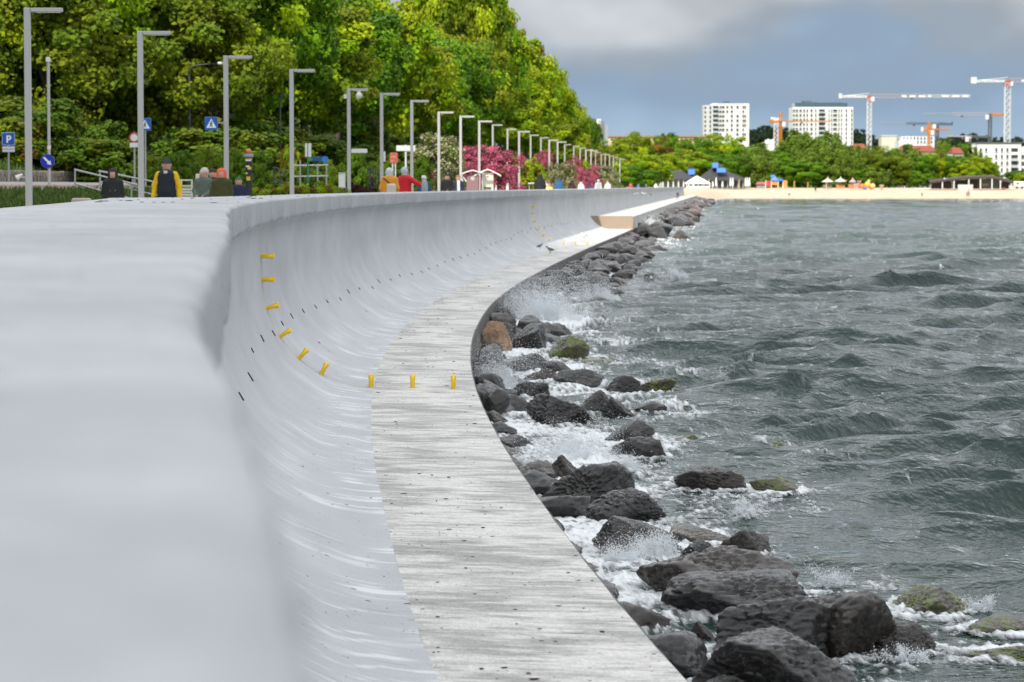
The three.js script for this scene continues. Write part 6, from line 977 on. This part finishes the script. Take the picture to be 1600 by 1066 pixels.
{ const f = frame(1508, 1160, 2.6), t = thing('white_annex', 'plain white annex between the small red gable and the apartment block', 'building', [f.X, 2.6, -1160]); mesh('wall', box(f.m(20), f.y(232), 10, 0, f.y(232) / 2, 0), plaster, t); mesh('roof', box(f.m(21), 0.4, 10.6, 0, f.y(232) + 0.2, 0), plasterDull, t); for (let k = 0; k < 3; k++) mesh('window', box(f.m(2), f.m(4), 0.3, f.x(1502 + k * 6), f.y(240), 5), pane, t); }
{ const f = frame(1365, 1500, 2.6), t = thing('cream_building', 'pale cream building top on the skyline right of the first crane mast', 'building', [f.X, 2.6, -1500]); mesh('wall', box(f.m(24), f.y(213.5), 12, f.x(1385), f.y(213.5) / 2, 0), std([0.62, 0.60, 0.5], 0.85), t); mesh('roof', box(f.m(25), 0.6, 12.6, f.x(1385), f.y(213.5) + 0.3, 0), plasterDull, t); }
{ const f = frame(1200, 1400, 2.6), t = thing('white_rooftops', 'white stepped rooftops under the left orange crane', 'building', [f.X, 2.6, -1400]); mesh('wall', box(f.m(14), f.y(222), 10, 0, f.y(222) / 2, 0), plaster, t); for (let k = 0; k < 4; k++) mesh('dormer', box(f.m(2.4), f.m(4), 4, f.x(1195 + k * 3.4), f.y(221 - (k % 2) * 1.2), 2), plaster, t); }
{ // long cream building on the hill
  const Z = 1080, f = frame(1030, Z, 8), t = thing('hilltop_building', 'long low cream building with flat reddish roof above the trees', 'building', [f.X, 8, -Z]); mesh('wall', box(f.m(175), f.y(215), 14, 0, f.y(215) / 2, 0), std([0.62, 0.50, 0.34], 0.85), t); mesh('roof', box(f.m(178), f.m(2.4), 15, 0, f.y(213.8), 0), std([0.36, 0.24, 0.18], 0.85), t); for (let k = 0; k < 24; k++) mesh('window', box(f.m(2.6), f.m(3), 0.3, f.x(947 + k * 7.2), f.y(219), 7), pane, t); mesh('sign_block', box(f.m(3), f.m(1.6), 1, f.x(1053), f.y(208.5), 4), std([0.05, 0.12, 0.45], 0.6), t);
  structure('hill_terrace', new THREE.CylinderGeometry(60, 130, 9, 40).scale(1, 1, 0.35).translate(X_AT(1010, Z), 4.2, -Z - 4), M.grass);
}
{ const f = frame(938, 1000, 6), t = thing('grey_tower', 'small grey and white modern tower top beside the dark conifer', 'building', [f.X, 6, -1000]); mesh('left_block', box(f.m(6), f.y(187), 6, f.x(935), f.y(187) / 2, 0), plaster, t); mesh('middle_block', box(f.m(6), f.y(190), 6, f.x(940), f.y(190) / 2, 0.4), std([0.18, 0.2, 0.24], 0.6), t); mesh('right_block', box(f.m(6), f.y(196), 6, f.x(946), f.y(196) / 2, 0), std([0.32, 0.35, 0.4], 0.7), t); for (let k = 0; k < 4; k++) mesh('window', box(f.m(1.6), f.m(2), 0.3, f.x(935), f.y(190 + k * 4), 3), pane, t); }
tree('park_tree', 'deep', X_AT(926, 700), 700, 5, EYE + (HORIZON - 182) / pxm(700), 15 / pxm(700), 'dark conifer-like tree on the skyline left of the grey tower top', 'skyline trees');
[[989, 180, 240, 'tall thin mast on the skyline above the promenade trees'], [1076, 188, 240, 'thin mast left of the slim white tower'], [978, 195, 240, 'short thin mast left of the tall thin one']].forEach(([px, y, b, label]) => { const Z = 1500, f = frame(px, Z, 3), t = mesh('mast', [bar(V(0, 0, 0), V(0, f.y(y), 0), 0.35, 6, 0.12), box(0.9, 0.2, 0.2, 0, f.y(y) * 0.9, 0)], std([0.3, 0.33, 0.36], 0.7)); t.position.set(f.X, 3, -Z); tag(t, label, 'mast'); });
// ---- tower cranes: lattice masts and jibs ----
function lattice(a, b, w, n, r, hgt = w) {           // square lattice beam from a to b
  const d = b.clone().sub(a).normalize(), u = Math.abs(d.y) > 0.8 ? V(1, 0, 0) : V(0, 1, 0), v = d.clone().cross(u).normalize(), uu = v.clone().cross(d).normalize(), c = (t, i, j) => a.clone().lerp(b, t).addScaledVector(uu, (i - 0.5) * hgt).addScaledVector(v, (j - 0.5) * w), g = [];
  for (const [i, j] of [[0, 0], [0, 1], [1, 0], [1, 1]]) g.push(bar(c(0, i, j), c(1, i, j), r, 4));
  for (let k = 0; k < n; k++) { const t0 = k / n, t1 = (k + 1) / n; g.push(bar(c(t0, 0, 0), c(t1, 1, 0), r * 0.7, 4), bar(c(t0, 0, 1), c(t1, 1, 1), r * 0.7, 4), bar(c(t0, 0, 0), c(t1, 0, 1), r * 0.7, 4), bar(c(t0, 1, 1), c(t1, 1, 0), r * 0.7, 4), bar(c(t1, 0, 0), c(t1, 1, 0), r * 0.7, 4)); }
  return g;
}
function crane(label, mastX, yJib, yBase, cwX, tipX, Z, o) {
  const f = frame(mastX, Z, 2.6), t = thing('tower_crane', label, 'crane', [f.X, 2.6, -Z], 0, 'tower cranes over the town'), { mast, jib, jib2 = jib, w = 7, jh = 5, head = 0, turn = 0, panels } = o, yj = f.y(yJib), side = Math.sign(tipX - mastX);
  mesh('mast', lattice(V(0, 0, 0), V(0, yj - f.m(4), 0), f.m(w), Math.round((yj) / f.m(w) / 1.2), f.m(0.6)), mast, t);
  const j = new THREE.Group(); j.name = 'jib_assembly'; j.rotation.y = turn; j.position.y = yj; t.add(j);
  const L = f.m(Math.abs(tipX - mastX)), C = f.m(Math.abs(cwX - mastX));
  mesh('jib', lattice(V(side * f.m(2), 0, 0), V(side * L * 0.56, 0, 0), f.m(jh * 0.6), 12, f.m(0.38), f.m(jh)), jib, j); mesh('jib_tip', lattice(V(side * L * 0.56, 0, 0), V(side * L, 0, 0), f.m(jh * 0.6), 11, f.m(0.34), f.m(jh * 0.7)), jib2, j);
  mesh('counter_jib', [...lattice(V(-side * f.m(2), -f.m(1), 0), V(-side * C * 0.92, -f.m(1), 0), f.m(3), 5, f.m(0.6), f.m(2.4)), bar(V(0, f.m(jh * 0.8), 0), V(-side * C * 0.8, f.m(0.4), 0), f.m(0.4), 4)], o.counter ?? M.white, j);
  mesh('counterweight', rbox(f.m(o.cw ?? 7), f.m(o.cwh ?? 8), f.m(5), 0.2, -side * C * 0.96, 0, 0), o.weight ?? M.white, j); mesh('cab', rbox(f.m(5), f.m(7), f.m(4), 0.2, side * f.m(5), -f.m(5), f.m(2)), M.white, j); mesh('slewing_unit', box(f.m(w + 1), f.m(9), f.m(w), 0, -f.m(4), 0), o.slew ?? jib, j); mesh('trolley', box(f.m(3), f.m(2), f.m(3), side * L * 0.42, -f.m(jh * 0.5 + 1.4), 0), M.darkMetal, j);
  if (head) mesh('tower_head', lattice(V(0, 0, 0), V(0, f.m(head), 0), f.m(3.6), 4, f.m(0.6)), jib, j);
  if (panels) for (const [a, b] of panels) mesh('banner', box(f.m(Math.abs(b - a)), f.m(3.2), 0.1, (f.x(a) + f.x(b)) / 2, -f.m(0.3), f.m(jh * 0.3) + 0.2), std([0.66, 0.68, 0.70], 0.7), j);
}
const craneRed = std([0.42, 0.10, 0.07], 0.6), craneGrey = std([0.10, 0.11, 0.12], 0.6), craneOrange = std([0.60, 0.22, 0.03], 0.6), cranePale = std([0.45, 0.40, 0.40], 0.6), craneWhite = std([0.66, 0.66, 0.66], 0.6);
crane('white and red tower crane with long jib and banners, right of the broad tower', 1356, 151, 290, 1309, 1513, 1500, { mast: craneWhite, jib: cranePale, jib2: craneWhite, slew: craneRed, weight: craneWhite, w: 6.4, jh: 5.4, cwh: 8, cw: 5, panels: [[1406, 1414], [1418, 1428], [1432, 1443], [1447, 1452], [1468, 1480], [1484, 1496], [1500, 1510]] });
crane('tallest white and red tower crane at the right edge', 1571, 127, 290, 1516, 1700, 1450, { mast: craneWhite, jib: cranePale, jib2: craneWhite, slew: craneRed, weight: craneWhite, w: 8.4, jh: 6, cwh: 10, cw: 9, panels: [[1592, 1602], [1606, 1618]] });
crane('dark grey tower crane with jib pointing left, beside the tallest crane', 1544, 179, 290, 1566, 1440, 1700, { mast: craneGrey, jib: cranePale, jib2: std([0.3, 0.36, 0.38], 0.6), counter: craneOrange, slew: craneGrey, weight: craneRed, w: 4.6, jh: 4, cwh: 4, cw: 3 });
crane('small orange tower crane before the white flats', 1449, 203, 290, 1438, 1482, 1250, { mast: craneOrange, jib: craneOrange, counter: craneOrange, weight: craneWhite, w: 3.4, jh: 2.6, head: 12, cwh: 7, cw: 4, slew: craneOrange });
crane('thin dark crane behind the small orange one, jib pointing left', 1462, 193.5, 290, 1486, 1376, 1800, { mast: craneGrey, jib: craneGrey, jib2: std([0.3, 0.33, 0.36], 0.6), counter: craneGrey, weight: craneGrey, w: 4, jh: 2.8, cwh: 6, cw: 2 });
crane('orange tower crane at the left of the broad tower', 1218, 190, 290, 1203, 1296, 1500, { mast: craneOrange, jib: craneOrange, counter: craneOrange, weight: std([0.40, 0.20, 0.05], 0.7), w: 3.8, jh: 2.4, head: 14, cwh: 6, cw: 6, slew: craneGrey });
crane('white crane mast with a short jib just behind the left orange crane', 1211, 186, 290, 1204, 1220, 1560, { mast: craneWhite, jib: craneWhite, w: 6, jh: 2, cwh: 4, cw: 3, slew: craneWhite });
crane('faint small grey crane low on the skyline right of the middle cranes', 1513, 213.5, 290, 1540, 1478, 2100, { mast: craneGrey, jib: cranePale, counter: craneGrey, weight: craneGrey, w: 3, jh: 1.6, cwh: 5, cw: 4 });
// ---- wooded skyline far behind ----
{
  const g = crownGeo(4001, { clumps: 60, per: 60, leaf: 0.09, cols: [[0.025, 0.045, 0.02], [0.03, 0.055, 0.025]], clump: 0.3, tall: 1.5 }), N = 420, im = new THREE.InstancedMesh(g, M.leaf, N), r = rng(515), m = new THREE.Matrix4(), q = new THREE.Quaternion(), line = curve([[900, 225], [1080, 222], [1170, 206], [1200, 202], [1236, 206], [1330, 208], [1346, 212], [1362, 218], [1480, 220], [1498, 214], [1530, 218], [1590, 222], [1700, 222]]);
  for (let i = 0; i < N; i++) { const px = 900 + (820 * i) / N + 6 * r(), Z = 2300 + 300 * r(), s = pxm(Z), top = EYE + (HORIZON - line(px) - 5 * r()) / s; q.setFromAxisAngle(UPV, r() * 6); m.compose(V(X_AT(px, Z), top - 13 - 3 * r(), -Z), q, V(6 + 3 * r(), 9 + 2 * r(), 6)); im.setMatrixAt(i, m); }
  im.name = numbered('distant_wood'); lit(im); scene.add(im); tag(im, 'dark wooded ridge on the far skyline behind the towers', 'wood', null, 'stuff');
  structure('distant_hill', sweep([2280, 2380, 2500, 2900], (z) => { const a = []; for (let px = 700; px <= 1900; px += 20) { const s = pxm(2400), top = EYE + (HORIZON - line(clamp(px, 900, 1700))) / s - 8; a.push([X_AT(px, 2400), z < 2300 ? 2 : z > 2600 ? top - 6 : top - 4, px]); } return a; }), std([0.04, 0.06, 0.03], 0.95));
}

renderer.render(scene, camera);
